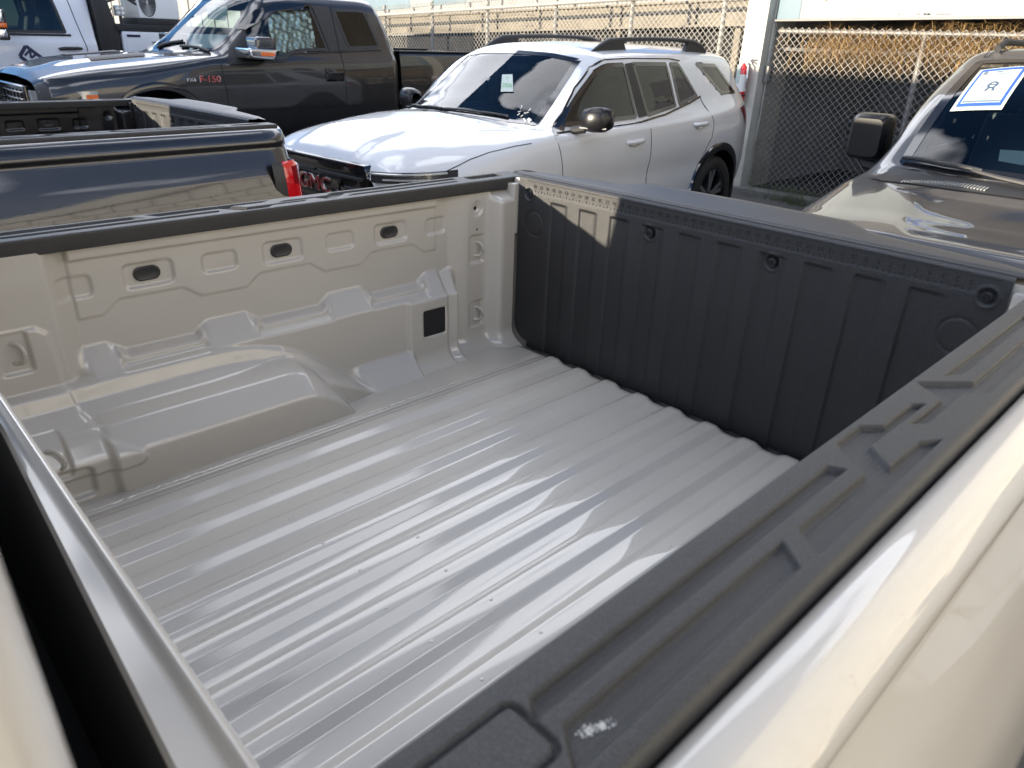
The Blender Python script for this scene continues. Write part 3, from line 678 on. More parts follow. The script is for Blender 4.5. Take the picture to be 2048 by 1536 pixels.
def wheel(parent, x, y, z, r, w, sg, m_rim='alloy', spokes=6, style=0):
    mb = MB(); ri = r * 0.70
    prof = [(ri, -w / 2), (r * 0.93, -w / 2), (r * 0.985, -w * 0.42), (r, -w * 0.25), (r, w * 0.25), (r * 0.985, w * 0.42), (r * 0.93, w / 2), (r * 0.80, w * 0.52), (ri, w * 0.47)]
    n = 60; V = []; F = []
    for q, (rr, h) in enumerate(prof):
        for k in range(n):
            a = 2 * PI * k / n; t = rr * (1 - (0.022 if (k % 2 and 2 <= q <= 5) else 0)); V.append((x + sg * h, y + t * math.cos(a), z + t * math.sin(a)))
    for i in range(len(prof) - 1):
        for k in range(n): F.append((i * n + k, i * n + (k + 1) % n, (i + 1) * n + (k + 1) % n, (i + 1) * n + k))
    mb.add(V, F); wo = mb.build('wheel', 'rubber', parent, ang=50)
    mb = MB(); mb.lathe([(ri, sg * -w / 2), (ri * 0.97, sg * w * 0.1), (ri * 0.98, sg * w * 0.46), (ri * 0.93, sg * w * 0.44), (ri * 0.88, sg * w * 0.2)], x, y, z, 0, 48)
    mb.build('rim', 'black_gloss', wo, ang=40)
    mb = MB(); mb.lathe([(ri * 0.9, -sg * w * 0.1), (0, -sg * w * 0.1)], x, y, z, 0, 24); mb.build('brake_disc', 'underbody', wo)
    for k in range(spokes):
        a = 2 * PI * k / spokes + 0.3; mb = MB()
        for da in ((-0.16, 0.16) if style else (0.0,)):
            c0, s0 = math.cos(a), math.sin(a); c1, s1 = math.cos(a + da), math.sin(a + da); pn = (-s1, c1); wd = ri * (0.075 if style else 0.13)
            V = []
            for (rr, hh) in ((ri * 0.12, 0.36), (ri * 0.95, 0.40)):
                cc, ss = (c0, s0) if rr < ri * 0.5 else (c1, s1)
                for q in (-1, 1):
                    V.append((x + sg * w * hh, y + rr * cc + q * wd * pn[0], z + rr * ss + q * wd * pn[1]))
                    V.append((x + sg * w * (hh - 0.14), y + rr * cc + q * wd * pn[0] * 1.2, z + rr * ss + q * wd * pn[1] * 1.2))
            mb.add(V, [(0, 2, 6, 4), (0, 4, 5, 1), (2, 3, 7, 6), (1, 5, 7, 3), (4, 6, 7, 5), (0, 1, 3, 2)])
        mb.build('spoke', m_rim, wo, ang=30)
    mb = MB(); mb.lathe([(ri * 0.2, sg * w * 0.2), (ri * 0.2, sg * w * 0.38), (ri * 0.14, sg * w * 0.42), (0, sg * w * 0.42)], x, y, z, 0, 20); mb.build('hub_cap', 'black_gloss', wo)
    return wo
def arch_trim(parent, car, cy, cz, r0, r1, sg, m='black_trim', name='wheel_arch', off=0.014, a0=-20, a1=200):
    n = 44; V = []; F = []
    for k in range(n + 1):
        a = R(a0) + R(a1 - a0) * k / n
        for q, (rr, of) in enumerate(((r0, -0.10), (r0, off), ((r0 + r1) / 2, off + 0.004), (r1 - 0.008, off), (r1, -0.006))):
            yy, zz = cy + rr * math.cos(a), cz + rr * math.sin(a); b = car.side(yy, max(zz, 0.30)); V.append((sg * (b + of), yy, zz))
    for k in range(n):
        for q in range(4): F.append((k * 5 + q, k * 5 + q + 1, (k + 1) * 5 + q + 1, (k + 1) * 5 + q))
    mb = MB(); mb.add(V, F); return mb.build(name, m, parent, ang=50)
def liner(parent, cy, cz, r, x0, x1):
    n = 24; V = []; F = []
    for k in range(n + 1):
        a = R(-30) + R(240) * k / n
        for x in (x0, x1): V.append((x, cy + r * math.cos(a), cz + r * math.sin(a)))
    for k in range(n): F.append((2 * k, 2 * k + 1, 2 * k + 3, 2 * k + 2))
    c = len(V); V.append((x0, cy, cz)); F += [(2 * k, 2 * k + 2, c) for k in range(n)]
    return mk('wheel_well', V, F, 'underbody', parent)
def ellip(mb, c, r, nu=10, nv=16, p=1.0):
    prof = []
    V = []; F = []
    sp = lambda t: math.copysign(abs(t) ** p, t)
    for i in range(nu + 1):
        th = -PI / 2 + PI * i / nu
        for k in range(nv):
            ph = 2 * PI * k / nv; V.append((c[0] + r[0] * sp(math.cos(th)) * sp(math.cos(ph)), c[1] + r[1] * sp(math.cos(th)) * sp(math.sin(ph)), c[2] + r[2] * sp(math.sin(th))))
    for i in range(nu):
        for k in range(nv): F.append((i * nv + k, i * nv + (k + 1) % nv, (i + 1) * nv + (k + 1) % nv, (i + 1) * nv + k))
    return mb.add(V, F)
def seats(parent, ys, xs, zb, m='interior_mid'):
    for y in ys:
        for x in xs:
            mb = MB(); mb.box(x - 0.24, x + 0.24, y - 0.28, y + 0.22, zb - 0.18, zb)
            mb.add([(x - 0.24, y + 0.12, zb), (x + 0.24, y + 0.12, zb), (x + 0.24, y + 0.26, zb), (x - 0.24, y + 0.26, zb), (x - 0.22, y + 0.30, zb + 0.58), (x + 0.22, y + 0.30, zb + 0.58), (x + 0.22, y + 0.42, zb + 0.58), (x - 0.22, y + 0.42, zb + 0.58)], [(0, 3, 2, 1), (4, 5, 6, 7), (0, 1, 5, 4), (1, 2, 6, 5), (2, 3, 7, 6), (3, 0, 4, 7)])
            s = mb.build('seat', m, parent, 0.04, 3)
            mb = MB(); mb.box(x - 0.12, x + 0.12, y + 0.32, y + 0.42, zb + 0.62, zb + 0.80); mb.build('headrest', m, s, 0.035, 3)
def steering(parent, x, y, z, m='interior_mid'):
    mb = MB(); pts = [(x + 0.19 * math.cos(a), y + 0.06 * math.sin(a), z + 0.18 * math.sin(a)) for a in [2 * PI * k / 24 for k in range(25)]]
    mb.tube(pts, 0.016, 8); mb.box(x - 0.17, x + 0.17, y - 0.03, y, z - 0.03, z + 0.03); return mb.build('steering_wheel', m, parent)
def windows(car, parent, polys, m, sgs=(1, -1), w=0.035, trim='black_gloss', names=('side_window', 'window_frame')):
    out = []
    for poly in polys:
        for sg in sgs:
            g = car.panel(names[0], poly, 'side', m, parent, sg, 0.001); out.append(g)
            car.band(names[1], poly, w, 'side', trim, g, sg, 0.004)
    return out

LOWT = [(0.72, 0.40), (0.84, 0.45), (0.905, 0.60), (0.925, 0.78)]
def build_cab(T):
    """cab and bonnet of the pickup; y grows to the rear, the cab ends at y = -0.012"""
    ST = [(-3.78, [(.6, .45), (.68, .5), (.74, .6), (.76, .75), (.76, .9), (.74, 1.0), (.68, 1.06), (.5, 1.08), (.35, 1.09), (.18, 1.09), (0, 1.09)]),
          (-3.68, [(.7, .42), (.8, .48), (.87, .6), (.9, .75), (.9, .92), (.87, 1.05), (.8, 1.12), (.62, 1.145), (.42, 1.155), (.2, 1.16), (0, 1.16)]),
          (-3.3, LOWT + [(.92, .98), (.89, 1.1), (.82, 1.17), (.65, 1.20), (.42, 1.21), (.2, 1.215), (0, 1.215)]),
          (-2.5, LOWT + [(.925, 1.0), (.9, 1.15), (.84, 1.225), (.66, 1.25), (.42, 1.26), (.2, 1.26), (0, 1.265)]),
          (-2.2, LOWT + [(.925, 1.0), (.905, 1.19), (.86, 1.26), (.70, 1.28), (.62, 1.31), (.3, 1.40), (0, 1.43)]),
          (-1.9, LOWT + [(.925, 1.0), (.905, 1.2), (.87, 1.27), (.78, 1.50), (.66, 1.55), (.33, 1.64), (0, 1.67)]),
          (-1.6, LOWT + [(.925, 1.0), (.905, 1.2), (.87, 1.28), (.74, 1.78), (.64, 1.84), (.33, 1.90), (0, 1.92)]),
          (-1.2, LOWT + [(.925, 1.0), (.905, 1.2), (.875, 1.28), (.735, 1.86), (.63, 1.93), (.33, 1.97), (0, 1.98)]),
          (-.4, LOWT + [(.925, 1.0), (.905, 1.2), (.875, 1.28), (.735, 1.86), (.63, 1.93), (.33, 1.97), (0, 1.98)]),
          (-.06, LOWT + [(.925, 1.0), (.905, 1.2), (.875, 1.28), (.735, 1.84), (.63, 1.91), (.33, 1.95), (0, 1.96)]),
          (-.022, [(b * .985, h * .997) for b, h in LOWT + [(.925, 1.0), (.905, 1.2), (.875, 1.28), (.735, 1.83), (.63, 1.90), (.33, 1.94), (0, 1.95)]]),
          (-.012, [(b * .95, h * .99) for b, h in LOWT + [(.925, 1.0), (.905, 1.2), (.875, 1.28), (.735, 1.82), (.63, 1.89), (.33, 1.93), (0, 1.94)]]),
          (-.0118, [(0, h * .99) for b, h in LOWT + [(.925, 1.0), (.905, 1.2), (.875, 1.28), (.735, 1.82), (.63, 1.89), (.33, 1.93), (0, 1.94)]])]
    C = Car(ST, 230, 70)
    fw = dens(rpoly([(-1.98, 1.31), (-1.05, 1.31), (-1.05, 1.84), (-1.52, 1.82)], .05)); rw = dens(rpoly([(-0.97, 1.31), (-0.30, 1.33), (-0.22, 1.60), (-0.30, 1.82), (-0.97, 1.84)], .05))
    ws = dens(rpoly([(-.70, -2.16), (-.35, -2.32), (0, -2.36), (.35, -2.32), (.70, -2.16), (.60, -1.60), (.3, -1.68), (0, -1.70), (-.3, -1.68), (-.60, -1.60)], .05))
    cb = C.body('cab', 'paint_beige', T, holes=[(fw, 'side', .016), (rw, 'side', .016), (ws, 'top', .016)], arches=[(-2.75, .39, .43)])
    windows(C, cb, [fw, rw], 'glass_dark')
    g = C.panel('windshield', ws, 'top', 'glass_blue', cb, 1, .001); C.band('windshield_frame', ws, .035, 'top', 'black_gloss', g, 1, .004)
    mb = MB(); mb.box(-0.58, 0.58, -0.0125, -0.0085, 1.36, 1.78); mb.build('rear_window', 'black_gloss', cb, 0.003)
    for s in (1, -1):
        for (y0) in (-2.02, -1.02, -0.20): C.seam('door_seam', [(y0, 0.50), (y0, 1.27)], 'side', cb, s)
        for (y0) in (-1.18, -0.34): mb = MB(); b = C.side(y0, 1.12); mb.box(*sorted((s * (b - .01), s * (b + .03))), y0, y0 + .2, 1.10, 1.135); mb.build('door_handle', 'paint_beige', cb, .01)
        arch_trim(cb, C, -2.75, .39, .42, .49, s); liner(cb, -2.75, .39, .44, s * .5, s * .93)
        wheel(T, s * .80, -2.75, .39, .39, .26, s); wheel(T, s * .80, .62, .39, .39, .26, s)
        mb = MB(); ellip(mb, (s * 1.02, -1.83, 1.36), (.10, .06, .13), p=.6); mb.tube([(s * .88, -1.83, 1.28), (s * .98, -1.83, 1.28)], .03, 8); mb.build('door_mirror', 'black_gloss', cb)
        G = np.array([[(s * (b + .012), a - .006, h) for b, a in ((.56, -3.775), (.70, -3.765), (.80, -3.72), (.88, -3.62), (.905, -3.5))] for h in (.92, 1.03)]); grid('headlamp', G, 'lamp_clear', cb, flip=(s < 0))
    mb = MB(); mb.box(-.56, .56, -3.81, -3.7, .60, 1.05); gr = mb.build('grille', 'black_gloss', cb, .03, 3)
    for k in range(4): mb = MB(); mb.box(-.53, .53, -3.825, -3.80, .65 + k * .1, .69 + k * .1); mb.build('grille_bar', 'black_trim', gr, .008)
    mb = MB(); mb.box(-.86, .86, -3.86, -3.6, .42, .60); mb.build('front_bumper', 'black_trim', T, .05, 3)
    seats(cb, (-1.35, -.55), (-.38, .38), .85)
    mb = MB(); mb.box(-.78, .78, -2.3, -1.75, .95, 1.22); mb.build('dashboard', 'interior_dark', cb, .06, 3)
    return T
MAIN = build_truck(); build_cab(MAIN)
# the black pickup parked parallel on the passenger side: the same kind of truck
BLK = copy_tree(MAIN, None)
BLK.location = (-3.04, -0.05, -BZ + 0.0); BLK.rotation_euler = (0, 0, R(3.2))
setp(BLK, 'black pickup with red tail lamp and open bed, parked beyond the beige truck', 'pickup truck')
def swap(o, a, b):
    for ch in [x for x in bpy.data.objects if x.parent == o]:
        if ch.name.startswith(('weld_dimples', 'scuff_mark')): bpy.data.objects.remove(ch); continue
        if ch.type == 'MESH' and ch.material_slots and ch.material_slots[0].material == MATS[a]:
            ch.material_slots[0].link = 'OBJECT'; ch.material_slots[0].material = MATS[b]
        swap(ch, a, b)
swap(BLK, 'paint_beige', 'paint_black')

# ---------------------------------------------------------------- white SUV
def build_suv():
    T = thing('suv', 'white SUV with black roof rails and red lettered black grille, parked behind the black pickup', 'SUV', (-3.569, 3.451, -.75), R(3.815))
    LW = [(.74, .22), (.86, .28), (.925, .45), (.935, .65)]
    ST = [(-.97, [(.58, .30), (.62, .34), (.64, .45), (.64, .58), (.62, .72), (.57, .84), (.50, .875), (.40, .89), (.28, .90), (.14, .905), (0, .905)]),
          (-.90, [(.66, .24), (.74, .30), (.79, .45), (.80, .62), (.78, .77), (.72, .885), (.64, .928), (.52, .958), (.36, .972), (.16, .98), (0, .985)]),
          (-.72, [(.70, .22), (.81, .28), (.875, .45), (.885, .65), (.87, .80), (.81, .905), (.74, .965), (.60, 1.02), (.40, 1.048), (.2, 1.06), (0, 1.065)]),
          (-.45, [(.72, .22), (.84, .28), (.915, .45), (.925, .65), (.915, .82), (.86, .94), (.775, 1.005), (.60, 1.068), (.40, 1.098), (.2, 1.11), (0, 1.115)]),
          (-.1, LW + [(.93, .84), (.885, .985), (.79, 1.045), (.62, 1.10), (.4, 1.128), (.2, 1.14), (0, 1.145)]),
          (.2, LW + [(.935, .86), (.90, 1.02), (.815, 1.075), (.68, 1.105), (.42, 1.135), (.2, 1.15), (0, 1.155)]),
          (.38, LW + [(.94, .86), (.905, 1.035), (.825, 1.088), (.745, 1.105), (.66, 1.13), (.30, 1.215), (0, 1.245)]),
          (.6, LW + [(.94, .86), (.91, 1.04), (.83, 1.095), (.755, 1.20), (.655, 1.25), (.32, 1.345), (0, 1.375)]),
          (.8, LW + [(.94, .86), (.915, 1.045), (.835, 1.10), (.735, 1.375), (.63, 1.40), (.32, 1.475), (0, 1.495)]),
          (1.0, LW + [(.94, .86), (.915, 1.05), (.84, 1.105), (.725, 1.495), (.63, 1.535), (.32, 1.595), (0, 1.61)]),
          (1.2, LW + [(.94, .86), (.92, 1.055), (.845, 1.11), (.715, 1.545), (.62, 1.60), (.34, 1.645), (0, 1.66)]),
          (1.8, LW + [(.94, .87), (.92, 1.07), (.85, 1.13), (.715, 1.555), (.615, 1.62), (.35, 1.668), (0, 1.68)]),
          (2.6, LW + [(.945, .88), (.925, 1.09), (.85, 1.20), (.705, 1.555), (.605, 1.62), (.34, 1.662), (0, 1.675)]),
          (3.05, [(.74, .24), (.86, .30), (.92, .45), (.935, .65), (.935, .90), (.905, 1.12), (.83, 1.24), (.68, 1.545), (.585, 1.61), (.33, 1.65), (0, 1.66)]),
          (3.28, [(.72, .28), (.82, .34), (.88, .48), (.895, .68), (.895, .92), (.865, 1.12), (.80, 1.25), (.655, 1.52), (.565, 1.59), (.32, 1.63), (0, 1.64)]),
          (3.38, [(.70, .30), (.79, .36), (.85, .50), (.865, .70), (.865, .92), (.835, 1.12), (.77, 1.25), (.64, 1.44), (.55, 1.50), (.31, 1.55), (0, 1.56)]),
          (3.56, [(.66, .32), (.73, .38), (.78, .52), (.80, .70), (.80, .92), (.77, 1.10), (.71, 1.20), (.60, 1.26), (.5, 1.28), (.3, 1.30), (0, 1.31)]),
          (3.64, [(.6, .40), (.64, .45), (.68, .55), (.70, .70), (.70, .90), (.67, 1.0), (.62, 1.06), (.5, 1.09), (.4, 1.10), (.25, 1.11), (0, 1.11)]),
          (3.645, [(0, .42), (0, .46), (0, .55), (0, .70), (0, .86), (0, .95), (0, 1.0), (0, 1.03), (0, 1.05), (0, 1.06), (0, 1.07)])]
    C = Car(ST, 220, 66)
    # pressed centre of the bonnet
    A = np.repeat(C.a[:, None], C.G.shape[1], 1); bb = C.G[..., 0]; top = np.arange(C.G.shape[1])[None, :] > 0.5 * C.G.shape[1]
    z1 = sstep(A, -.97, -.90) * (1 - sstep(A, .05, .22)); cw = 0.36 + 0.10 * np.clip((A + .8) / 1.0, 0, 1)
    C.G[..., 1] += top * z1 * 0.016 * (1 - sstep(bb, cw - .025, cw + .012))
    C.G[..., 0] += (~top) * (-0.016) * np.exp(-((C.G[..., 1] - .70) / .09) ** 2) * sstep(A, .3, .7) * (1 - sstep(A, 2.2, 2.5))
    fw = dens(rpoly([(.52, 1.105), (1.50, 1.125), (1.40, 1.535), (1.16, 1.53), (.98, 1.47), (.78, 1.33)], .045))
    rw = dens(rpoly([(1.64, 1.13), (2.10, 1.19), (2.02, 1.54), (1.50, 1.54)], .03)); qw = dens(rpoly([(2.14, 1.195), (2.47, 1.265), (2.22, 1.535), (2.06, 1.54)], .03))
    dq = dens(rpoly([(2.90, 1.27), (3.22, 1.275), (2.90, 1.53), (2.50, 1.535)], .035))
    ws = dens(rpoly([(-.71, .37), (-.56, .28), (-.3, .225), (0, .20), (.3, .225), (.56, .28), (.71, .37), (.61, 1.015), (.45, .985), (.2, .965), (0, .96), (-.2, .965), (-.45, .985), (-.61, 1.015)], .03))
    rg = None
    b = C.body('body', 'paint_white', T, holes=[(fw, 'side', .012), (rw, 'side', .012), (qw, 'side', .012), (dq, 'side', .012), (ws, 'top', .014)], arches=[(2.79, .40, .42), (0.0, .40, .42)])
    windows(C, b, [fw, rw, qw, dq], 'glass_dark', w=.030)
    for s in (1, -1):      # satin B pillar between the door windows
        C.panel('window_pillar', dens([(1.405, 1.525), (1.50, 1.535), (1.635, 1.14), (1.51, 1.13)]), 'side', 'black_trim', b, s, .006)
        C.panel('mirror_base', dens([(.40, 1.06), (.56, 1.085), (.74, 1.27), (.80, 1.34), (.72, 1.27)]), 'side', 'black_gloss', b, s, .006)
        C.seam('window_moulding', [(.45, 1.075), (.9, 1.085), (1.5, 1.10), (1.9, 1.14), (2.3, 1.215), (2.5, 1.265)], 'side', b, s, .010, 'black_gloss')
        C.seam('window_moulding', [(.60, 1.18), (.78, 1.36), (.98, 1.50), (1.16, 1.555), (1.5, 1.568), (2.1, 1.568), (2.25, 1.553)], 'side', b, s, .009, 'black_gloss')
        C.seam('door_seam', [(.40, 1.05), (.43, .90), (.47, .70), (.47, .34)], 'side', b, s)
        C.seam('door_seam', [(1.58, 1.10), (1.60, .80), (1.58, .34)], 'side', b, s)
        C.seam('door_seam', [(2.50, 1.26), (2.62, 1.05), (2.60, .93), (2.42, .70), (2.30, .40)], 'side', b, s)
        C.seam('bonnet_seam', [(-.62, .905), (-.55, .925), (-.40, .965), (-.23, .995), (.0, 1.02), (.15, 1.03)], 'side', b, s)
        for (y0, h0, h1) in ((1.24, .965, .965), (2.26, 1.045, 1.05)):
            hb = C.side(y0 + .1, h0); mb = MB(); pts = [(s * (hb - .004), y0, h0), (s * (hb + .030), y0 + .04, h0 + .004), (s * (hb + .034), y0 + .12, h0 + .006), (s * (hb + .028), y0 + .19, h0 + .008), (s * (hb - .004), y0 + .23, h0 + .006)]
            mb.tube(pts, [.015, .017, .018, .018, .014], 10); mb.build('door_handle', 'paint_white', b)
            C.seam('handle_recess', [(y0 + .03, h0 - .02), (y0 + .10, h0 - .035), (y0 + .18, h0 - .02)], 'side', b, s, .006, 'lamp_clear')
        # mirrors
        mb = MB(); G = []
        for (t, dx, sy, sz) in ((0, .0, .05, .055), (.2, .02, .075, .078), (.5, .09, .085, .088), (.8, .16, .08, .085), (.95, .205, .055, .062), (1, .22, .01, .012)):
            ring = []
            for k in range(18):
                a = 2 * PI * k / 18; ca, sa = math.copysign(abs(math.cos(a)) ** .7, math.cos(a)), math.copysign(abs(math.sin(a)) ** .7, math.sin(a))
                ring.append((s * (.925 + dx), .68 + sy * ca + .03 * t, 1.165 + sz * sa + .01 * t))
            G.append(ring)
        mo = grid('door_mirror', np.array(G), 'mirror_black', b, closev=True, flip=(s > 0))
        mb = MB(); mb.tube([(s * .86, .62, 1.085), (s * .95, .66, 1.105)], .032, 10); mb.build('mirror_arm', 'black_trim', mo)
        mb = MB(); mb.tube([(s * .935, .615, 1.112), (s * 1.05, .635, 1.115), (s * 1.13, .67, 1.118)], .006, 6); mb.build('mirror_signal', 'lamp_clear', mo)
        # roof rails
        mb = MB(); V = []; path = [(1.17, 1.602, .01), (1.27, 1.640, .022), (1.38, 1.678, .028), (1.6, 1.700, .018), (2.0, 1.712, .017), (2.4, 1.715, .017), (2.66, 1.705, .022), (2.80, 1.675, .030), (2.93, 1.628, .012)]
        mb.tube([(s * .575, y, z) for y, z, r in path], [r for y, z, r in path], 10)
        mb.prism([(1.17, 1.59), (1.62, 1.60), (1.56, 1.69), (1.36, 1.675)], 0, s * .555, s * .595); mb.prism([(2.52, 1.60), (2.93, 1.60), (2.80, 1.675), (2.58, 1.70)], 0, s * .555, s * .595)
        mb.build('roof_rail', 'black_trim', T)
        arch_trim(b, C, 2.79, .40, .40, .475, s, 'black_gloss', off=.02); arch_trim(b, C, 0, .40, .40, .475, s, 'black_gloss', off=.02)
        liner(b, 2.79, .40, .42, s * .45, s * .93); liner(b, 0, .40, .42, s * .45, s * .93)
        wheel(T, s * .80, 2.79, .37, .37, .25, s, 'alloy', 5, 1); wheel(T, s * .80, 0, .37, .37, .25, s, 'alloy', 5, 1)
        # lamps
        pa = [(.575, -.975), (.66, -.945), (.735, -.895), (.80, -.82), (.85, -.73), (.885, -.62), (.895, -.54)]
        G = np.array([[(s * (bx + .004), ay - .012, h + .012 * k / 6) for k, (bx, ay) in enumerate(pa)] for h in (.845, .86, .895, .912)]); hl = grid('headlamp', G, 'lamp_smoke', b, flip=(s < 0))
        mb = MB(); mb.tube([(s * (bx + .006), ay - .018, .899 + .010 * k / 6) for k, (bx, ay) in enumerate(pa[:6])], .0075, 6); mb.tube([(s * (bx + .006), ay - .018, .868 + .010 * k / 6) for k, (bx, ay) in enumerate(pa[1:5])], .006, 6); mb.build('daytime_lamp', 'lamp_clear', hl)
        tl = C.panel('tail_lamp', dens([(3.22, 1.15), (3.40, 1.165), (3.45, 1.06), (3.43, .975)]), 'side', 'red_dark', b, s, .006)
        C.panel('lamp_reflector', dens([(3.29, 1.12), (3.37, 1.13), (3.41, 1.05), (3.40, 1.02)]), 'side', 'red_lens', tl, s, .009)
    g = C.panel('windshield', ws, 'top', 'glass_blue', b, 1, .001, 8); C.band('windshield_frame', ws, .045, 'top', 'black_gloss', g, 1, .004)
    # cowl and wipers
    mb = MB()
    mb.tube([C.pt(p, 'top', 1, .012) for p in dens([(-.10, .245), (.25, .275), (.50, .33)], .06, False)], .009, 6); mb.build('wiper', 'black_trim', b)
    mb = MB(); mb.tube([C.pt(p, 'top', 1, .012) for p in dens([(-.66, .39), (-.42, .295), (-.12, .25)], .06, False)], .010, 6); mb.build('wiper', 'black_trim', b)
    C.panel('cowl_panel', dens([(-.79, .33), (-.55, .20), (-.25, .15), (-.25, .225), (-.56, .285), (-.74, .40)]), 'top', 'black_trim', b, 1, .006)
    # grille
    mb = MB(); mb.box(-.545, .545, -.985, -.90, .42, .885); gr = mb.build('grille', 'black_gloss', b, .03, 3)
    mb = MB(); mb.prism([(-.54, .855), (.54, .855), (.51, .935), (-.51, .935)], 1, -.985, -.84); mb.build('grille_lip', 'black_gloss', gr, .012, 2)
    for k in range(7):
        hz_ = .55 + k * .048
        for s in (1, -1):
            if .68 < hz_ < .80: continue
            mb = MB(); mb.box(*sorted((s * .02, s * .50)), -1.003, -.98, hz_, hz_ + .018); mb.build('grille_bar', 'black_trim', gr, .004)
    for s in (1, -1):
        mb = MB(); mb.box(*sorted((s * .29, s * .52)), -1.012, -.98, .745, .785); mb.build('grille_bar', 'black_gloss', gr, .008)
    mb = MB(); mb.box(-.27, .27, -1.004, -.98, .70, .83); mb.build('badge_plate', 'black_gloss', gr, .01)
    lettering('badge_outline', 'GMC', .146, 'chrome', gr, (-.005, -1.007, .765), (1, 0, 0), (0, 0, 1), .003, 1.20)
    lettering('badge_letters', 'GMC', .132, 'badge_red', gr, (-.005, -1.0115, .765), (1, 0, 0), (0, 0, 1), .003, 1.20)
    # things seen on and through the windshield
    v = []
    def on_ws(x, y, off=.006): return np.array(C.pt((x, y), 'top', 1, off))
    mb = MB(); q = [on_ws(x, y, .008) for x, y in ((.24, .52), (.34, .55), (.19, .70), (.10, .68))]; mb.add(q, [(0, 1, 2, 3)]); stk = mb.build('windshield_sticker', 'paper', b, smooth=False)
    ux = q[1] - q[0]; uy = (q[3] + q[2]) / 2 - (q[0] + q[1]) / 2; up_ = np.cross(ux, uy); up_ /= np.linalg.norm(up_); up_ *= np.sign(up_[2])
    def sheared(nm, txt, size, m, cen, sq):
        v, f = text_mesh(txt, size, .0); X = ux / np.linalg.norm(ux); Y_ = uy / np.linalg.norm(uy)
        return mk(nm, [cen + p[0] * sq * X + p[1] * Y_ + up_ * .004 for p in v], f, m, stk, False)
    sheared('sticker_number', '2926', .085, 'paper_green', (q[0] + q[1]) / 2 + uy * .34, .50); sheared('sticker_emblem', 'v', .08, 'paper_green', (q[0] + q[1]) / 2 + uy * .80, .6)
    mb = MB(); rnd = random.Random(5)
    def scrib(pts, r=.0032): mb.tube([on_ws(x, y, .008) for x, y in pts], r, 5)
    def word(p0, p1, n, amp):
        P = [(p0[0] + (p1[0] - p0[0]) * k / n + rnd.uniform(-amp, amp), p0[1] + (p1[1] - p0[1]) * k / n + rnd.uniform(-amp, amp)) for k in range(n + 1)]
        for a_ in range(0, n, 3): scrib(P[a_:a_ + 3])
    word((.53, .385), (.49, .50), 9, .010); word((.555, .405), (.57, .50), 9, .010)
    scrib([(.60, .385), (.645, .355)], .004); scrib([(.615, .42), (.645, .415), (.65, .40), (.63, .395), (.655, .385), (.665, .37), (.65, .375), (.64, .39), (.62, .405), (.615, .42)], .004)
    mb.build('grease_pencil_marks', 'white_plastic', b)['kind'] = 'stuff'
    # interior
    mb = MB(); mb.box(-.70, .70, .35, .80, .85, 1.07); mb.build('dashboard', 'interior_mid', b, .06, 3)
    seats(b, (1.35, 2.25), (-.36, .36), .78); steering(b, .37, .86, 1.05)
    mb = MB(); mb.box(-.12, .12, .98, 1.00, 1.44, 1.50); mb.build('interior_mirror', 'interior_dark', b, .01)
    mb = MB(); mb.box(-.80, .80, -.80, 3.4, .20, .34); mb.build('underside', 'underbody', T, .05)
    return T
build_suv()

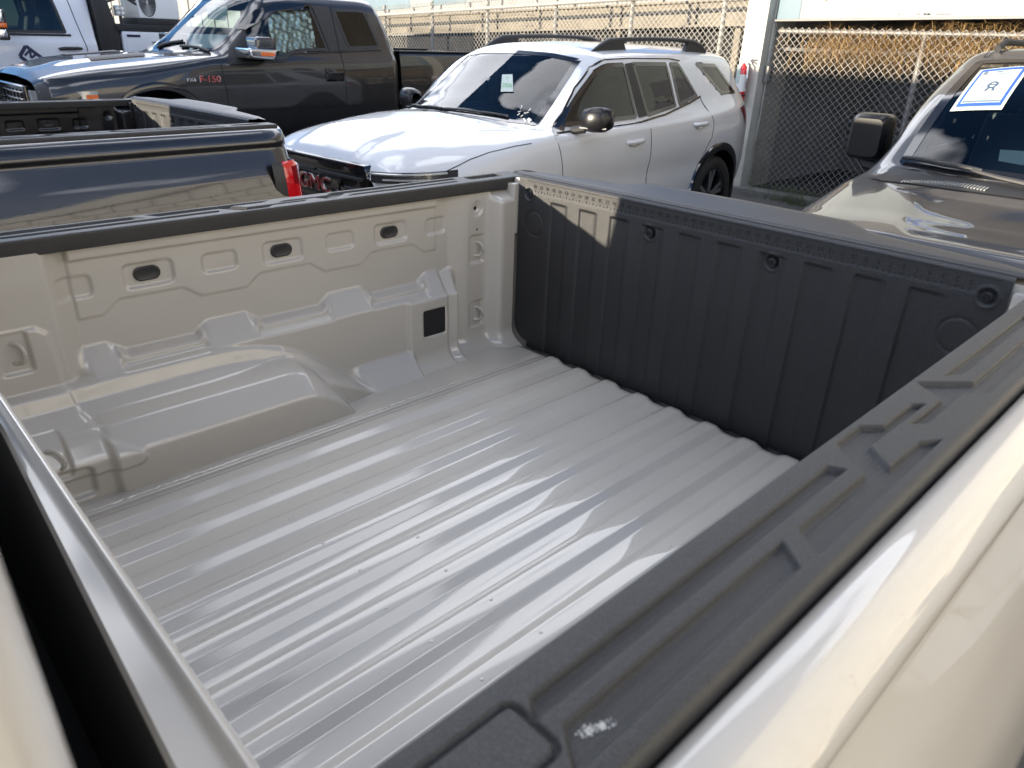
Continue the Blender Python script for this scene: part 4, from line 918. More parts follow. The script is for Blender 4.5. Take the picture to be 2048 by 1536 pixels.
# ---------------------------------------------------------------- black extended cab pickup
def build_extcab():
    T = thing('pickup_truck', 'black extended cab pickup with red fender lettering and silver sunshade in its door window', 'pickup truck', (-8.061, 2.698, -.644), R(1.43))
    LW = [(.78, .45), (.90, .50), (.975, .65), (1.0, .82)]
    RF = [(.985, 1.24), (.95, 1.335), (.80, 1.86), (.69, 1.935), (.36, 1.965), (0, 1.975)]
    ST = [(-.97, [(.7, .55), (.75, .6), (.8, .7), (.82, .8), (.82, .9), (.80, 1.0), (.74, 1.055), (.6, 1.08), (.4, 1.09), (.2, 1.1), (0, 1.1)]),
          (-.88, [(.75, .5), (.85, .58), (.92, .7), (.94, .82), (.94, .92), (.92, 1.02), (.86, 1.10), (.7, 1.125), (.45, 1.15), (.2, 1.16), (0, 1.16)]),
          (-.6, [(.78, .45), (.9, .5), (.965, .65), (.985, .8), (.985, .95), (.96, 1.08), (.87, 1.155), (.7, 1.185), (.45, 1.205), (.2, 1.21), (0, 1.21)]),
          (0, LW + [(1.0, .98), (.975, 1.14), (.885, 1.215), (.7, 1.255), (.45, 1.27), (.2, 1.265), (0, 1.265)]),
          (.5, LW + [(1.0, 1.0), (.985, 1.20), (.92, 1.275), (.72, 1.305), (.45, 1.31), (.2, 1.315), (0, 1.32)]),
          (.7, LW + [(1.0, 1.0), (.985, 1.22), (.935, 1.30), (.87, 1.318), (.80, 1.335), (.38, 1.44), (0, 1.49)]),
          (.9, LW + [(1.0, 1.0), (.985, 1.22), (.94, 1.31), (.855, 1.39), (.765, 1.43), (.37, 1.60), (0, 1.65)]),
          (1.15, LW + [(1.0, 1.0), (.985, 1.22), (.945, 1.32), (.83, 1.62), (.72, 1.67), (.36, 1.80), (0, 1.84)]),
          (1.4, LW + [(1.0, 1.0), (.985, 1.23), (.95, 1.325), (.81, 1.83), (.70, 1.90), (.36, 1.945), (0, 1.955)]),
          (1.7, LW + [(1.0, 1.0)] + RF), (2.6, LW + [(1.0, 1.0)] + RF),
          (2.80, LW + [(1.0, 1.0), (.985, 1.245), (.95, 1.35), (.80, 1.85), (.69, 1.92), (.36, 1.95), (0, 1.96)]),
          (2.93, LW + [(1.0, 1.0), (.985, 1.25), (.95, 1.355), (.855, 1.64), (.74, 1.70), (.38, 1.73), (0, 1.74)]),
          (3.02, [(b * .98, h) for b, h in LW + [(1.0, 1.0), (.985, 1.25), (.94, 1.36), (.88, 1.44), (.76, 1.48), (.38, 1.50), (0, 1.51)]]),
          (3.03, [(0, h) for b, h in LW + [(1.0, 1.0), (.985, 1.25), (.94, 1.36), (.88, 1.44), (.76, 1.48), (.38, 1.50), (0, 1.51)]])]
    C = Car(ST, 190, 60)
    # power dome and fender shoulder
    A = np.repeat(C.a[:, None], C.G.shape[1], 1); bb = C.G[..., 0]; top = np.arange(C.G.shape[1])[None, :] > 0.5 * C.G.shape[1]
    C.G[..., 1] += top * sstep(A, -.8, -.5) * (1 - sstep(A, .2, .45)) * 0.028 * (1 - sstep(bb, .42, .52))
    fw = dens(rpoly([(.90, 1.275), (1.50, 1.285), (1.64, 1.365), (2.07, 1.38), (1.95, 1.82), (1.51, 1.80), (1.30, 1.74), (1.10, 1.58)], .05))
    rw = dens(rpoly([(2.34, 1.40), (2.80, 1.42), (2.66, 1.83), (2.22, 1.82)], .06))
    ws = dens(rpoly([(-.80, .76), (-.6, .62), (-.3, .52), (0, .49), (.3, .52), (.6, .62), (.80, .76), (.70, 1.36), (.4, 1.27), (0, 1.235), (-.4, 1.27), (-.70, 1.36)], .04))
    b = C.body('body', 'paint_black', T, holes=[(fw, 'side', .012), (rw, 'side', .012), (ws, 'top', .014)], arches=[(.06, .52, .50)])
    w_ = windows(C, b, [fw], 'glass_clear', w=.03, trim='black_trim'); windows(C, b, [rw], 'glass_dark', w=.03, trim='black_trim')
    g = C.panel('windshield', ws, 'top', 'glass_clear', b, 1, .001, 8); C.band('windshield_frame', ws, .04, 'top', 'black_gloss', g, 1, .004)
    for s in (1, -1):
        C.panel('window_pillar', dens([(2.08, 1.37), (2.33, 1.39), (2.21, 1.84), (1.96, 1.84)]), 'side', 'black_trim', b, s, .007)
        C.panel('window_visor', dens([(1.05, 1.56), (1.28, 1.755), (1.5, 1.83), (1.95, 1.85), (1.95, 1.80), (1.52, 1.775), (1.33, 1.70), (1.12, 1.56)]), 'side', 'black_gloss', b, s, .022)
        C.panel('mirror_base', dens(rpoly([(.80, 1.235), (.98, 1.235), (1.13, 1.52), (1.08, 1.55), (.90, 1.38)], .03)), 'side', 'black_trim', b, s, .008)
        C.seam('door_seam', [(.74, 1.29), (.745, 1.1), (.77, .83), (.79, .5)], 'side', b, s, .0045)
        C.seam('door_seam', [(2.22, 1.37), (2.235, 1.0), (2.24, .5)], 'side', b, s, .0045); C.seam('door_seam', [(2.21, 1.37), (2.20, 1.84)], 'side', b, s, .006, off=.006)
        C.seam('belt_moulding', [(.86, 1.245), (1.46, 1.262), (1.60, 1.345), (2.2, 1.37), (2.8, 1.40)], 'side', b, s, .010, 'black_trim')
        C.seam('bonnet_seam', [(-.90, 1.10), (-.70, 1.095), (-.72, 1.02)], 'side', b, s, .004)
        hb = C.side(2.1, 1.12); mb = MB(); mb.box(*sorted((s * (hb - .01), s * (hb + .012))), 1.97, 2.215, 1.055, 1.20); h_ = mb.build('door_handle', 'black_gloss', b, .012)
        mb = MB(); mb.box(*sorted((s * (hb + .010), s * (hb + .035))), 1.99, 2.20, 1.13, 1.165); mb.build('handle_grip', 'black_gloss', h_, .01); mb = MB(); mb.box(*sorted((s * (hb + .008), s * (hb + .0145))), 2.00, 2.19, 1.08, 1.125); mb.build('handle_cup', 'underbody', h_, .004)
        # towing mirror: lower chrome arm with amber marker, dark upper shell
        mb = MB(); mb.box(*sorted((s * 1.02, s * 1.27)), 1.015, 1.22, 1.375, 1.51); mo = mb.build('door_mirror', 'lamp_smoke', b, .045, 4)
        mb = MB(); mb.prism([(.94, 1.30), (1.20, 1.28), (1.24, 1.39), (.92, 1.40)], 0, s * .95, s * 1.28); mb.build('mirror_shell', 'chrome', mo, .03, 4)
        mb = MB(); mb.box(*sorted((s * 1.255, s * 1.289)), 1.05, 1.20, 1.325, 1.362); mb.build('mirror_marker', 'amber_lens', mo, .006)
        mb = MB(); mb.box(*sorted((s * .93, s * 1.25)), 1.20, 1.245, 1.27, 1.50); mb.build('mirror_back', 'black_gloss', mo, .015)
        arch_trim(b, C, .06, .53, .47, .545, s, 'black_gloss', 'wheel_arch', .012, -10, 190); liner(b, .06, .52, .50, s * .5, s * .95); wheel(T, s * .84, .06, .42, .42, .28, s); wheel(T, s * .84, 3.74, .42, .42, .28, s)
        pa = [(.62, -.985), (.74, -.98), (.83, -.945), (.90, -.87), (.955, -.74), (.985, -.60), (.992, -.50)]
        G = np.array([[(s * (bx + .006), ay - .006, h) for bx, ay in pa] for h in (.76, .80, .96, .995)]); hl = grid('headlamp', G, 'lamp_clear', b, flip=(s < 0))
        G = np.array([[(s * (bx + .010), ay - .008, h) for bx, ay in pa[5:]] for h in (.80, .965)]); grid('turn_lamp', G, 'amber_lens', hl, flip=(s < 0))
        G = np.array([[(s * (bx + .009), ay - .009, h) for bx, ay in pa[2:5]] for h in (.82, .95)]); grid('lamp_reflector', G, 'lamp_smoke', hl, flip=(s < 0))
        lettering('fender_badge_back', 'F-150', .088, 'chrome', b, (s * (C.side(.60, 1.09) + .004), .595, 1.092), (0, s, 0), (0, 0, 1), .002, 1.15)
        lettering('fender_badge', 'F-150', .084, 'letter_red', b, (s * (C.side(.60, 1.09) + .0075), .595, 1.092), (0, s, 0), (0, 0, 1), .002, 1.15)
        lettering('trim_badge', 'FX4', .045, 'chrome', b, (s * (C.side(.40, 1.085) + .004), .40, 1.085), (0, s, 0), (0, 0, 1), .002, 1.3)
    # grille
    mb = MB(); mb.box(-.60, .60, -1.02, -.93, .66, 1.03); gr = mb.build('grille', 'black_gloss', b, .03, 3)
    for k in range(5): mb = MB(); mb.box(-.53, .53, -1.035, -1.015, .71 + k * .062, .725 + k * .062); mb.build('grille_bar', 'chrome', gr, .004)
    for k in range(9): mb = MB(); mb.box(-.50 + k * .125 - .005, -.50 + k * .125 + .005, -1.03, -1.015, .70, .99); mb.build('grille_bar', 'black_trim', gr)
    mb = MB(); mb.box(-.45, .45, -1.05, -1.02, .80, .87); mb.build('grille_bar', 'lamp_smoke', gr, .012)
    mb = MB(); mb.box(-.95, .95, -1.12, -.85, .42, .66); mb.build('front_bumper', 'chrome', T, .05, 3)
    # inlet and wiper
    for x0, y0 in ((-.15, .55), (.35, .60)): mb = MB(); mb.tube([C.pt((x0 + t * .45, y0 + .02 + t * .10), 'top', 1, .016) for t in (0, .3, .6, 1)], .014, 6); mb.build('wiper', 'black_trim', b)
    C.panel('hood_inlet', dens([(-.50, -.35), (-.25, -.35), (-.25, .18), (-.50, .18)]), 'top', 'black_trim', b, 1, .006); C.panel('hood_inlet', dens([(.25, -.35), (.50, -.35), (.50, .18), (.25, .18)]), 'top', 'black_trim', b, 1, .006)
    # card and paper at the windscreen
    q = lambda x, y: C.pt((x, y), 'top', 1, -.004)
    mb = MB(); mb.add([C.pt(p, 'top', 1, .006) for p in ((.535, .62), (.665, .67), (.615, .74), (.49, .685))], [(0, 1, 2, 3)]); mb.build('windshield_card', 'paper', b, smooth=False)
    mb = MB(); mb.add([C.pt(p, 'top', 1, -.012) for p in ((.29, .97), (.55, 1.05), (.40, 1.165), (.0, 1.11))], [(0, 1, 2, 3)]); mb.build('windshield_paper', 'paper', b, smooth=False)
    # crumpled reflective shade behind the front door window
    ny, nz = 34, 40; yy = np.linspace(1.40, 1.93, ny); zz = np.linspace(1.32, 1.80, nz); YY, ZZ = np.meshgrid(yy, zz, indexing='ij')
    rr = np.random.RandomState(4); F_ = np.zeros_like(YY)
    for k in range(16):
        a = rr.uniform(-1.3, 1.3); f = rr.uniform(12, 60); F_ += rr.uniform(.002, .006) * np.abs(np.sin((YY * math.cos(a) + (ZZ - 1.5) * math.sin(a) * (1 + rr.rand())) * f + rr.uniform(0, 6) + 1.5 * np.sin(ZZ * 9 + k)))
    XX = np.zeros_like(YY)
    for i in range(ny):
        for j in range(nz): XX[i, j] = C.side(yy[i], zz[j]) - .05
    lim = (ZZ > 1.345 + .10 * np.abs(YY - 1.62) ** 1.2); cen = lim[:-1, :-1]
    grid('sun_shade', np.stack([XX + F_ - .02, YY, ZZ], -1), 'foil', b, keep=cen)
    mb = MB(); mb.box(-.85, .85, .62, 1.15, 1.0, 1.29); mb.build('dashboard', 'interior_pale', b, .07, 3); seats(b, (1.6, 2.4), (-.42, .42), .95); steering(b, .42, 1.2, 1.28)
    # box
    bs = [(.985, .50), (.995, .65), (1.0, .82), (1.0, 1.0), (.985, 1.22), (.97, 1.33), (.955, 1.375), (.93, 1.385), (.86, 1.385), (.85, 1.36), (.84, .80)]
    for s in (1, -1):
        G = np.array([[(s * a, y, h) for a, h in bs] for y in np.concatenate([[3.06], np.linspace(3.1, 4.9, 60), [4.94, 4.97]])]); cc = .5 * (G[:-1, :-1] + G[1:, 1:]); grid('bedside', G, 'paint_black', T, flip=(s < 0), keep=np.hypot(cc[..., 1] - 3.74, cc[..., 2] - .5) > .5)
        mb = MB(); mb.box(*sorted((s * .845, s * .965)), 3.06, 4.97, 1.383, 1.40); mb.build('rail_cap', 'black_trim', T, .006)
    mb = MB(); mb.box(-.85, .85, 3.06, 4.9, .78, .82); mb.build('bed_floor', 'black_trim', T); mb = MB(); mb.box(-.86, .86, 3.06, 3.10, .8, 1.37); mb.build('front_panel', 'paint_black', T, .01)
    mb = MB(); mb.box(-.84, .84, 4.90, 4.98, .72, 1.38); mb.build('tailgate', 'paint_black', T, .02); mb = MB(); mb.box(-.72, .72, -.7, 4.9, .40, .75); mb.build('chassis', 'underbody', T, .04)
    mb = MB(); mb.box(-.9, .9, 4.98, 5.12, .5, .68); mb.build('rear_bumper', 'chrome', T, .03)
    return T
build_extcab()

# ---------------------------------------------------------------- grey SUV at the right
def build_grey():
    T = thing('suv', 'dark grey boxy SUV facing the tailgate with a certificate behind its windshield', 'SUV', (.05, 4.45, -.93), R(2.5))
    LW = [(.80, .40), (.92, .45), (.975, .62), (.99, .80)]
    RF = [(.965, 1.13), (.92, 1.20), (.785, 1.81), (.68, 1.88), (.35, 1.91), (0, 1.92)]
    ST = [(-.98, [(.7, .5), (.76, .55), (.8, .65), (.82, .78), (.82, .88), (.80, .94), (.76, .975), (.6, 1.0), (.4, 1.01), (.2, 1.01), (0, 1.01)]),
          (-.86, [(.75, .45), (.86, .5), (.92, .65), (.93, .8), (.93, .9), (.91, .97), (.86, 1.025), (.68, 1.065), (.42, 1.09), (.2, 1.09), (0, 1.09)]),
          (-.5, [(.8, .4), (.92, .45), (.97, .62), (.985, .8), (.98, .92), (.95, 1.01), (.885, 1.06), (.70, 1.11), (.42, 1.13), (.2, 1.13), (0, 1.13)]),
          (0, LW + [(.985, .96), (.96, 1.08), (.895, 1.13), (.70, 1.17), (.42, 1.185), (.2, 1.19), (0, 1.19)]),
          (.18, LW + [(.985, 1.0), (.965, 1.10), (.905, 1.155), (.76, 1.185), (.60, 1.20), (.3, 1.225), (0, 1.235)]),
          (.3, LW + [(.985, 1.0), (.965, 1.11), (.91, 1.165), (.80, 1.22), (.71, 1.25), (.33, 1.31), (0, 1.33)]),
          (.5, LW + [(.985, 1.0), (.965, 1.12), (.915, 1.18), (.80, 1.36), (.70, 1.41), (.35, 1.46), (0, 1.48)]),
          (.8, LW + [(.985, 1.0), (.965, 1.13), (.92, 1.19), (.80, 1.555), (.70, 1.61), (.35, 1.66), (0, 1.68)]),
          (1.2, LW + [(.985, 1.0), (.965, 1.13), (.92, 1.195), (.79, 1.73), (.69, 1.79), (.35, 1.845), (0, 1.86)]),
          (1.45, LW + [(.985, 1.0)] + RF), (2.6, LW + [(.985, 1.0)] + RF), (3.75, LW + [(.985, 1.0)] + RF),
          (3.92, [(b * .96, h * .985) for b, h in LW + [(.985, 1.0)] + RF]), (3.94, [(0, h * .985) for b, h in LW + [(.985, 1.0)] + RF])]
    C = Car(ST, 190, 60)
    A = np.repeat(C.a[:, None], C.G.shape[1], 1); bb = C.G[..., 0]; top = np.arange(C.G.shape[1])[None, :] > 0.5 * C.G.shape[1]
    z1 = sstep(A, -.9, -.7) * (1 - sstep(A, -.1, .08)); cw = 0.30 + .16 * np.clip((A + .9) / .9, 0, 1)
    C.G[..., 1] -= top * z1 * 0.016 * (1 - sstep(bb, cw - .07, cw + .03))
    fw = dens(rpoly([(.66, 1.24), (1.52, 1.24), (1.52, 1.77), (1.30, 1.74), (.92, 1.52)], .04)); rw = dens(rpoly([(1.62, 1.24), (2.55, 1.25), (2.55, 1.78), (1.62, 1.78)], .04)); qw = dens(rpoly([(2.7, 1.26), (3.6, 1.28), (3.5, 1.77), (2.7, 1.78)], .04))
    ws = dens(rpoly([(-.715, .30), (-.4, .215), (0, .195), (.4, .215), (.715, .30), (.675, 1.26), (.4, 1.20), (0, 1.175), (-.4, 1.20), (-.675, 1.26)], .05))
    b = C.body('body', 'paint_grey', T, holes=[(fw, 'side', .012), (rw, 'side', .012), (qw, 'side', .012), (ws, 'top', .014)], arches=[(.0, .47, .47), (2.85, .47, .47)])
    windows(C, b, [fw, rw, qw], 'glass_dark', w=.03)
    g = C.panel('windshield', ws, 'top', 'glass_blue', b, 1, .001, 8); C.band('windshield_frame', ws, .055, 'top', 'black_gloss', g, 1, .004)
    C.panel('cowl_panel', dens([(-.80, .14), (-.70, .075), (-.3, .03), (.3, .03), (.70, .075), (.80, .14), (.72, .28), (.4, .20), (0, .18), (-.4, .20), (-.72, .28)]), 'top', 'black_trim', b, 1, .005, 6)
    for k in range(26):
        x0 = -.60 + k * .0165; mb = MB(); y0 = .082 - .10 * ((x0 + .40) / .22) ** 2 * .25; mb.add([C.pt((x0 + dx, y0 + dy), 'top', 1, o) for o in (.006, .011) for dx, dy in ((0, 0), (.008, 0), (.014, .050), (.006, .050))], [(0, 3, 2, 1), (4, 5, 6, 7), (0, 1, 5, 4), (1, 2, 6, 5), (2, 3, 7, 6), (3, 0, 4, 7)]); mb.build('vent_slat', 'lamp_clear', b)
    # wipers
    for pts in ([(-.69, .325), (-.45, .265), (-.25, .235)], [(-.30, .235), (.05, .14), (.35, .10)], [(0.05, .30), (.35, .245), (.60, .275)]):
        mb = MB(); P = [C.pt(p, 'top', 1, .030) for p in dens(pts, .05, False)]; mb.tube(P, [.010 + .006 * math.sin(PI * i / (len(P) - 1)) for i in range(len(P))], 8); mb.build('wiper', 'black_trim', b)
    for s in (1, -1):
        # square mirrors
        mb = MB(); y0 = .80
        V = []
        for (dy, kx, kz) in ((-.11, .78, .80), (-.075, .95, .96), (-.03, 1, 1), (.05, 1, 1), (.075, .96, .97)):
            ring = []
            for (sx, sz, a0) in ((1, 1, 0), (-1, 1, 90), (-1, -1, 180), (1, -1, 270)):
                for q in range(4): a = R(a0 + q * 30); ring.append((s * 1.065 + (sx * .075 + .045 * math.cos(a)) * kx, y0 + dy, 1.345 + (sz * .100 + .045 * math.sin(a)) * kz))
            V.append(ring)
        V = np.array(V); mo = grid('door_mirror', V, 'mirror_black', b, closev=True); 
        mb = MB(); mb.add(V[0], [tuple(range(16))[::-1]]); mb.build('mirror_face', 'mirror_black', mo, smooth=False); mb = MB(); mb.add(V[-1], [tuple(range(16))]); mb.build('mirror_glass', 'chrome', mo, smooth=False)
        mb = MB(); mb.tube([(s * .93, y0 - .04, 1.16), (s * 1.05, y0 - .02, 1.17), (s * 1.09, y0, 1.22)], .035, 10); mb.build('mirror_arm', 'black_trim', mo)
        C.seam('bonnet_seam', [(-.85, .985), (-.5, 1.035), (0, 1.105), (.14, 1.125)], 'side', b, s, .004)
        C.seam('door_seam', [(.62, 1.17), (.64, .8), (.66, .45)], 'side', b, s); C.seam('door_seam', [(1.57, 1.20), (1.57, .45)], 'side', b, s)
        arch_trim(b, C, 0, .47, .44, .52, s); arch_trim(b, C, 2.85, .47, .44, .52, s); liner(b, 0, .47, .46, s * .5, s * .95); liner(b, 2.85, .47, .46, s * .5, s * .95)
        wheel(T, s * .84, 0, .40, .40, .27, s); wheel(T, s * .84, 2.85, .40, .40, .27, s)
        G = np.array([[(s * bx, ay - .01, h) for bx, ay in ((.52, -.985), (.70, -.985), (.80, -.97), (.87, -.90), (.92, -.80))] for h in (.82, .94)]); grid('headlamp', G, 'lamp_clear', b, flip=(s < 0))
        mb = MB(); mb.tube([(s * .60, 1.35, 1.895), (s * .60, 1.5, 1.94), (s * .60, 3.4, 1.95), (s * .60, 3.6, 1.90)], .022, 8); mb.build('roof_rail', 'black_trim', T)
        C.panel('roof_ditch', dens([(s * .625, 1.30), (s * .655, 1.30), (s * .665, 3.7), (s * .635, 3.7)]), 'top', 'black_trim', b, 1, .003)
    mb = MB(); mb.box(-.56, .56, -1.0, -.95, .66, .96); gr = mb.build('grille', 'black_trim', b, .02, 2)
    for k in range(3): mb = MB(); mb.box(-.52, .52, -1.012, -.995, .71 + k * .085, .735 + k * .085); mb.build('grille_bar', 'paint_grey', gr, .005)
    mb = MB(); mb.box(-.92, .92, -1.08, -.8, .42, .64); mb.build('front_bumper', 'black_trim', T, .05, 3); mb = MB(); mb.box(-.8, .8, -.8, 3.8, .36, .55); mb.build('underside', 'underbody', T, .05)
    # certificate on the windshield: white edge, blue border, sheet with print
    def W_(x, y, o): return np.array(C.pt((x, y), 'top', 1, o))
    def sheet(nm, x0, x1, y0, y1, o, m, parent, sk=0.0, n=8):
        V = []; F = []
        for i in range(n + 1):
            for j in range(n + 1): V.append(W_(x0 + (x1 - x0) * i / n + sk * j / n, y0 + (y1 - y0) * j / n, o))
        F = gridfaces(n + 1, n + 1); ob = mk(nm, V, F, m, parent, True); C.orient(ob, 'top', 1); return ob
    cx0, cx1, cy0, cy1 = -.600, -.335, .655, 1.085
    ct = sheet('certificate', cx0, cx1, cy0, cy1, .0060, 'paper', b, .0)
    sheet('border', cx0 + .017, cx1 - .017, cy0 + .03, cy1 - .012, .0075, 'paper_blue', ct, .0); sheet('sheet', cx0 + .032, cx1 - .032, cy0 + .055, cy1 - .045, .0090, 'paper', ct, .0)
    def lines(nm, rows, m):
        mb = MB()
        for (y, xa, xb, t) in rows:
            sk = .0; y = cy0 + (y - .73) / .405 * .43; xa = cx0 + (xa + .625) / .25 * .265; xb = cx0 + (xb + .625) / .25 * .265
            mb.add([W_(xa + sk, y, .0102), W_(xb + sk, y, .0102), W_(xb + sk, y + t, .0102), W_(xa + sk, y + t, .0102)], [(0, 1, 2, 3)])
        return mb.build(nm, m, ct, smooth=False)
    lines('print_lines', [(1.035, -.58, -.42, .004), (1.05, -.545, -.45, .009), (1.005, -.565, -.52, .006), (1.005, -.475, -.43, .006), (.985, -.57, -.50, .004), (.955, -.57, -.53, .004), (.955, -.46, -.42, .004), (.935, -.575, -.53, .004), (.93, -.46, -.42, .004), (.915, -.575, -.535, .004), (.87, -.50, -.43, .003), (.87, -.43, -.415, .008), (.85, -.435, -.415, .006)], 'ink_pale')
    lines('heading', [(1.072, -.525, -.49, .010)], 'ink')
    sheet('lower_band', cx0 + .035, cx1 - .035, cy0 + .060, cy0 + .075, .0104, 'ink_pale', ct, .002, 3)
    mb = MB()
    for (cxx, cyy, r) in ((-.462, .875, .026), (-.548, 1.02, .011)):
        n = 24; sk = .0; V = [W_(cxx + sk + r * (1 + .10 * (k % 2)) * math.cos(2 * PI * k / n), cyy + 1.35 * r * (1 + .10 * (k % 2)) * math.sin(2 * PI * k / n), .0106) for k in range(n)]; V2 = [W_(cxx + sk + r * .62 * math.cos(2 * PI * k / n), cyy + 1.35 * r * .62 * math.sin(2 * PI * k / n), .0106) for k in range(n)]
        mb.add(V + V2, [(k, (k + 1) % n, n + (k + 1) % n, n + k) for k in range(n)]); mb.add([W_(cxx + sk + r * q[0], cyy + 1.35 * r * q[1], .0106) for q in ((-.7, -.8), (-.2, -.9), (-.6, -1.9), (-1.0, -1.6))], [(0, 1, 2, 3)]); mb.add([W_(cxx + sk + r * q[0], cyy + 1.35 * r * q[1], .0106) for q in ((.7, -.8), (.2, -.9), (.6, -1.9), (1.0, -1.6))], [(0, 1, 2, 3)])
        mb.add([W_(cxx + sk + r * q[0], cyy + 1.35 * r * q[1], .0108) for q in ((-.9, -.15), (.9, -.15), (.9, .2), (-.9, .2))], [(0, 1, 2, 3)])
    mb.build('rosette', 'ink', ct, smooth=False)
    mb = MB(); mb.add([W_(*p, -.012) for p in ((-.215, .33), (.03, .30), (.03, .40), (-.235, .40))], [(0, 1, 2, 3)]); mb.build('dash_paper', 'paper', b, smooth=False)
    mb = MB(); mb.box(-.80, .80, .40, .85, .92, 1.17); mb.build('dashboard', 'interior_mid', b, .06, 3); seats(b, (1.35, 2.3), (-.40, .40), .92); steering(b, .40, .95, 1.22)
    mb = MB(); mb.tube([(-.69, .52, 1.25), (-.70, 1.0, 1.60)], .02, 6); mb.build('grab_handle', 'interior_pale', b)
    return T
build_grey()

# ---------------------------------------------------------------- white work truck far left
def build_work():
    T = thing('work_truck', 'white work truck with black door handle, navy door decal and equipment behind its cab', 'truck', (-12.5, 3.2, -.55), R(2.0))
    LW = [(.78, .45), (.90, .50), (.975, .65), (1.0, .82)]
    def up(k): return [(1.0, 1.0), (.99, 1.20), (.965, 1.30), (.85, 1.86), (.74, 1.95), (.4, 1.99), (0, 2.0)]
    ST = [(-2.95, [(.7, .55), (.75, .6), (.8, .7), (.82, .85), (.82, .95), (.80, 1.05), (.74, 1.11), (.6, 1.14), (.4, 1.15), (.2, 1.16), (0, 1.16)]),
          (-2.85, [(.78, .5), (.88, .55), (.94, .68), (.96, .85), (.96, 1.0), (.94, 1.1), (.87, 1.17), (.7, 1.2), (.45, 1.22), (.2, 1.23), (0, 1.23)]),
          (-1.7, LW + [(1.0, 1.0), (.985, 1.18), (.92, 1.26), (.72, 1.29), (.45, 1.30), (.2, 1.31), (0, 1.31)]),
          (-1.45, LW + [(1.0, 1.0), (.985, 1.2), (.94, 1.29), (.82, 1.32), (.7, 1.36), (.3, 1.47), (0, 1.5)]),
          (-1.1, LW + [(1.0, 1.0), (.99, 1.2), (.96, 1.30), (.85, 1.60), (.74, 1.66), (.36, 1.78), (0, 1.82)]),
          (-.8, LW + [(1.0, 1.0), (.99, 1.2), (.965, 1.30), (.85, 1.84), (.74, 1.92), (.38, 1.96), (0, 1.97)]),
          (-.3, LW + up(0)), (.22, LW + up(0)), (.36, [(b * .985, h) for b, h in LW + up(0)]), (.37, [(0, h) for b, h in LW + up(0)])]
    C = Car(ST, 120, 48)
    fw = dens(rpoly([(-1.05, 1.335), (.0, 1.345), (-.09, 1.86), (-.75, 1.84)], .04))
    ws = dens(rpoly([(-.74, -1.40), (-.3, -1.62), (0, -1.65), (.3, -1.62), (.74, -1.40), (.72, -.85), (0, -.98), (-.72, -.85)], .04))
    b = C.body('cab', 'paint_truck_white', T, holes=[(fw, 'side', .012), (ws, 'top', .014)], arches=[(-2.0, .5, .48)])
    windows(C, b, [fw], 'glass_dark', w=.035, trim='black_trim')
    g = C.panel('windshield', ws, 'top', 'glass_clear', b, 1, .001); C.band('windshield_frame', ws, .04, 'top', 'black_gloss', g, 1, .004)
    for s in (1, -1):
        C.seam('belt_moulding', [(-1.1, 1.315), (.04, 1.325)], 'side', b, s, .016, 'black_trim'); C.seam('door_seam', [(.10, 1.84), (.15, 1.5), (.21, 1.17), (.22, .5)], 'side', b, s, .006)
        C.seam('door_seam', [(-1.2, 1.28), (-1.22, .5)], 'side', b, s, .005)
        hb = C.side(0, 1.16); mb = MB(); mb.tube([(s * (hb + .0), -.155, 1.15), (s * (hb + .035), -.10, 1.158), (s * (hb + .035), .08, 1.162), (s * hb, .14, 1.16)], [.018, .022, .022, .016], 8); mb.build('door_handle', 'black_trim', b)
        mb = MB(); mb.box(*sorted((s * 1.08, s * 1.36)), -.92, -.80, 1.25, 1.62); mo = mb.build('door_mirror', 'black_trim', b, .04, 3)
        mb = MB(); mb.box(*sorted((s * 1.10, s * 1.375)), -.935, -.83, 1.46, 1.61); mb.build('mirror_shell', 'chrome', mo, .03, 3); mb = MB(); mb.box(*sorted((s * 1.12, s * 1.38)), -.94, -.815, 1.40, 1.455); mb.build('mirror_marker', 'amber_lens', mo, .01)
        mb = MB(); mb.box(*sorted((s * 1.10, s * 1.375)), -.935, -.83, 1.27, 1.385); mb.build('mirror_shell', 'chrome', mo, .03, 3); mb = MB(); mb.tube([(s * .95, -.86, 1.35), (s * 1.12, -.86, 1.35)], .03, 8); mb.build('mirror_arm', 'black_trim', mo)
        arch_trim(b, C, -2.0, .5, .46, .53, s); liner(b, -2.0, .5, .47, s * .5, s * .95); wheel(T, s * .84, -2.0, .42, .42, .28, s); wheel(T, s * .84, 1.7, .42, .42, .28, s)
        # navy decal of nested chevrons
        mb = MB()
        def bar(p, q, w=.022):
            p = np.array(p); q = np.array(q); d = (q - p) / np.linalg.norm(q - p); n = np.array([-d[1], d[0]]) * w
            mb.add([C.pt(t, 'side', s, .004) for t in (p - n, q - n, q + n, p + n)], [(0, 1, 2, 3)])
        bar((-.56, 1.18), (-.36, 1.00)); bar((-.56, 1.18), (-.66, 1.05)); bar((-.66, 1.05), (-.46, .88)); bar((-.60, 1.06), (-.52, 1.13), .014); bar((-.52, 1.13), (-.53, 1.03), .014); bar((-.53, 1.03), (-.44, 1.09), .014)
        mb.build('door_decal', 'decal_navy', b, smooth=False)
    # black head board and service body
    mb = MB(); mb.prism([(.40, .70), (.62, .70), (.70, 1.35), (.50, 2.25), (.40, 2.25)], 0, -.98, .98); mb.build('head_board', 'black_trim', T, .02)
    mb = MB(); mb.box(-1.0, 1.0, .72, 2.9, .62, 1.40); sb = mb.build('service_body', 'paint_truck_white', T, .015)
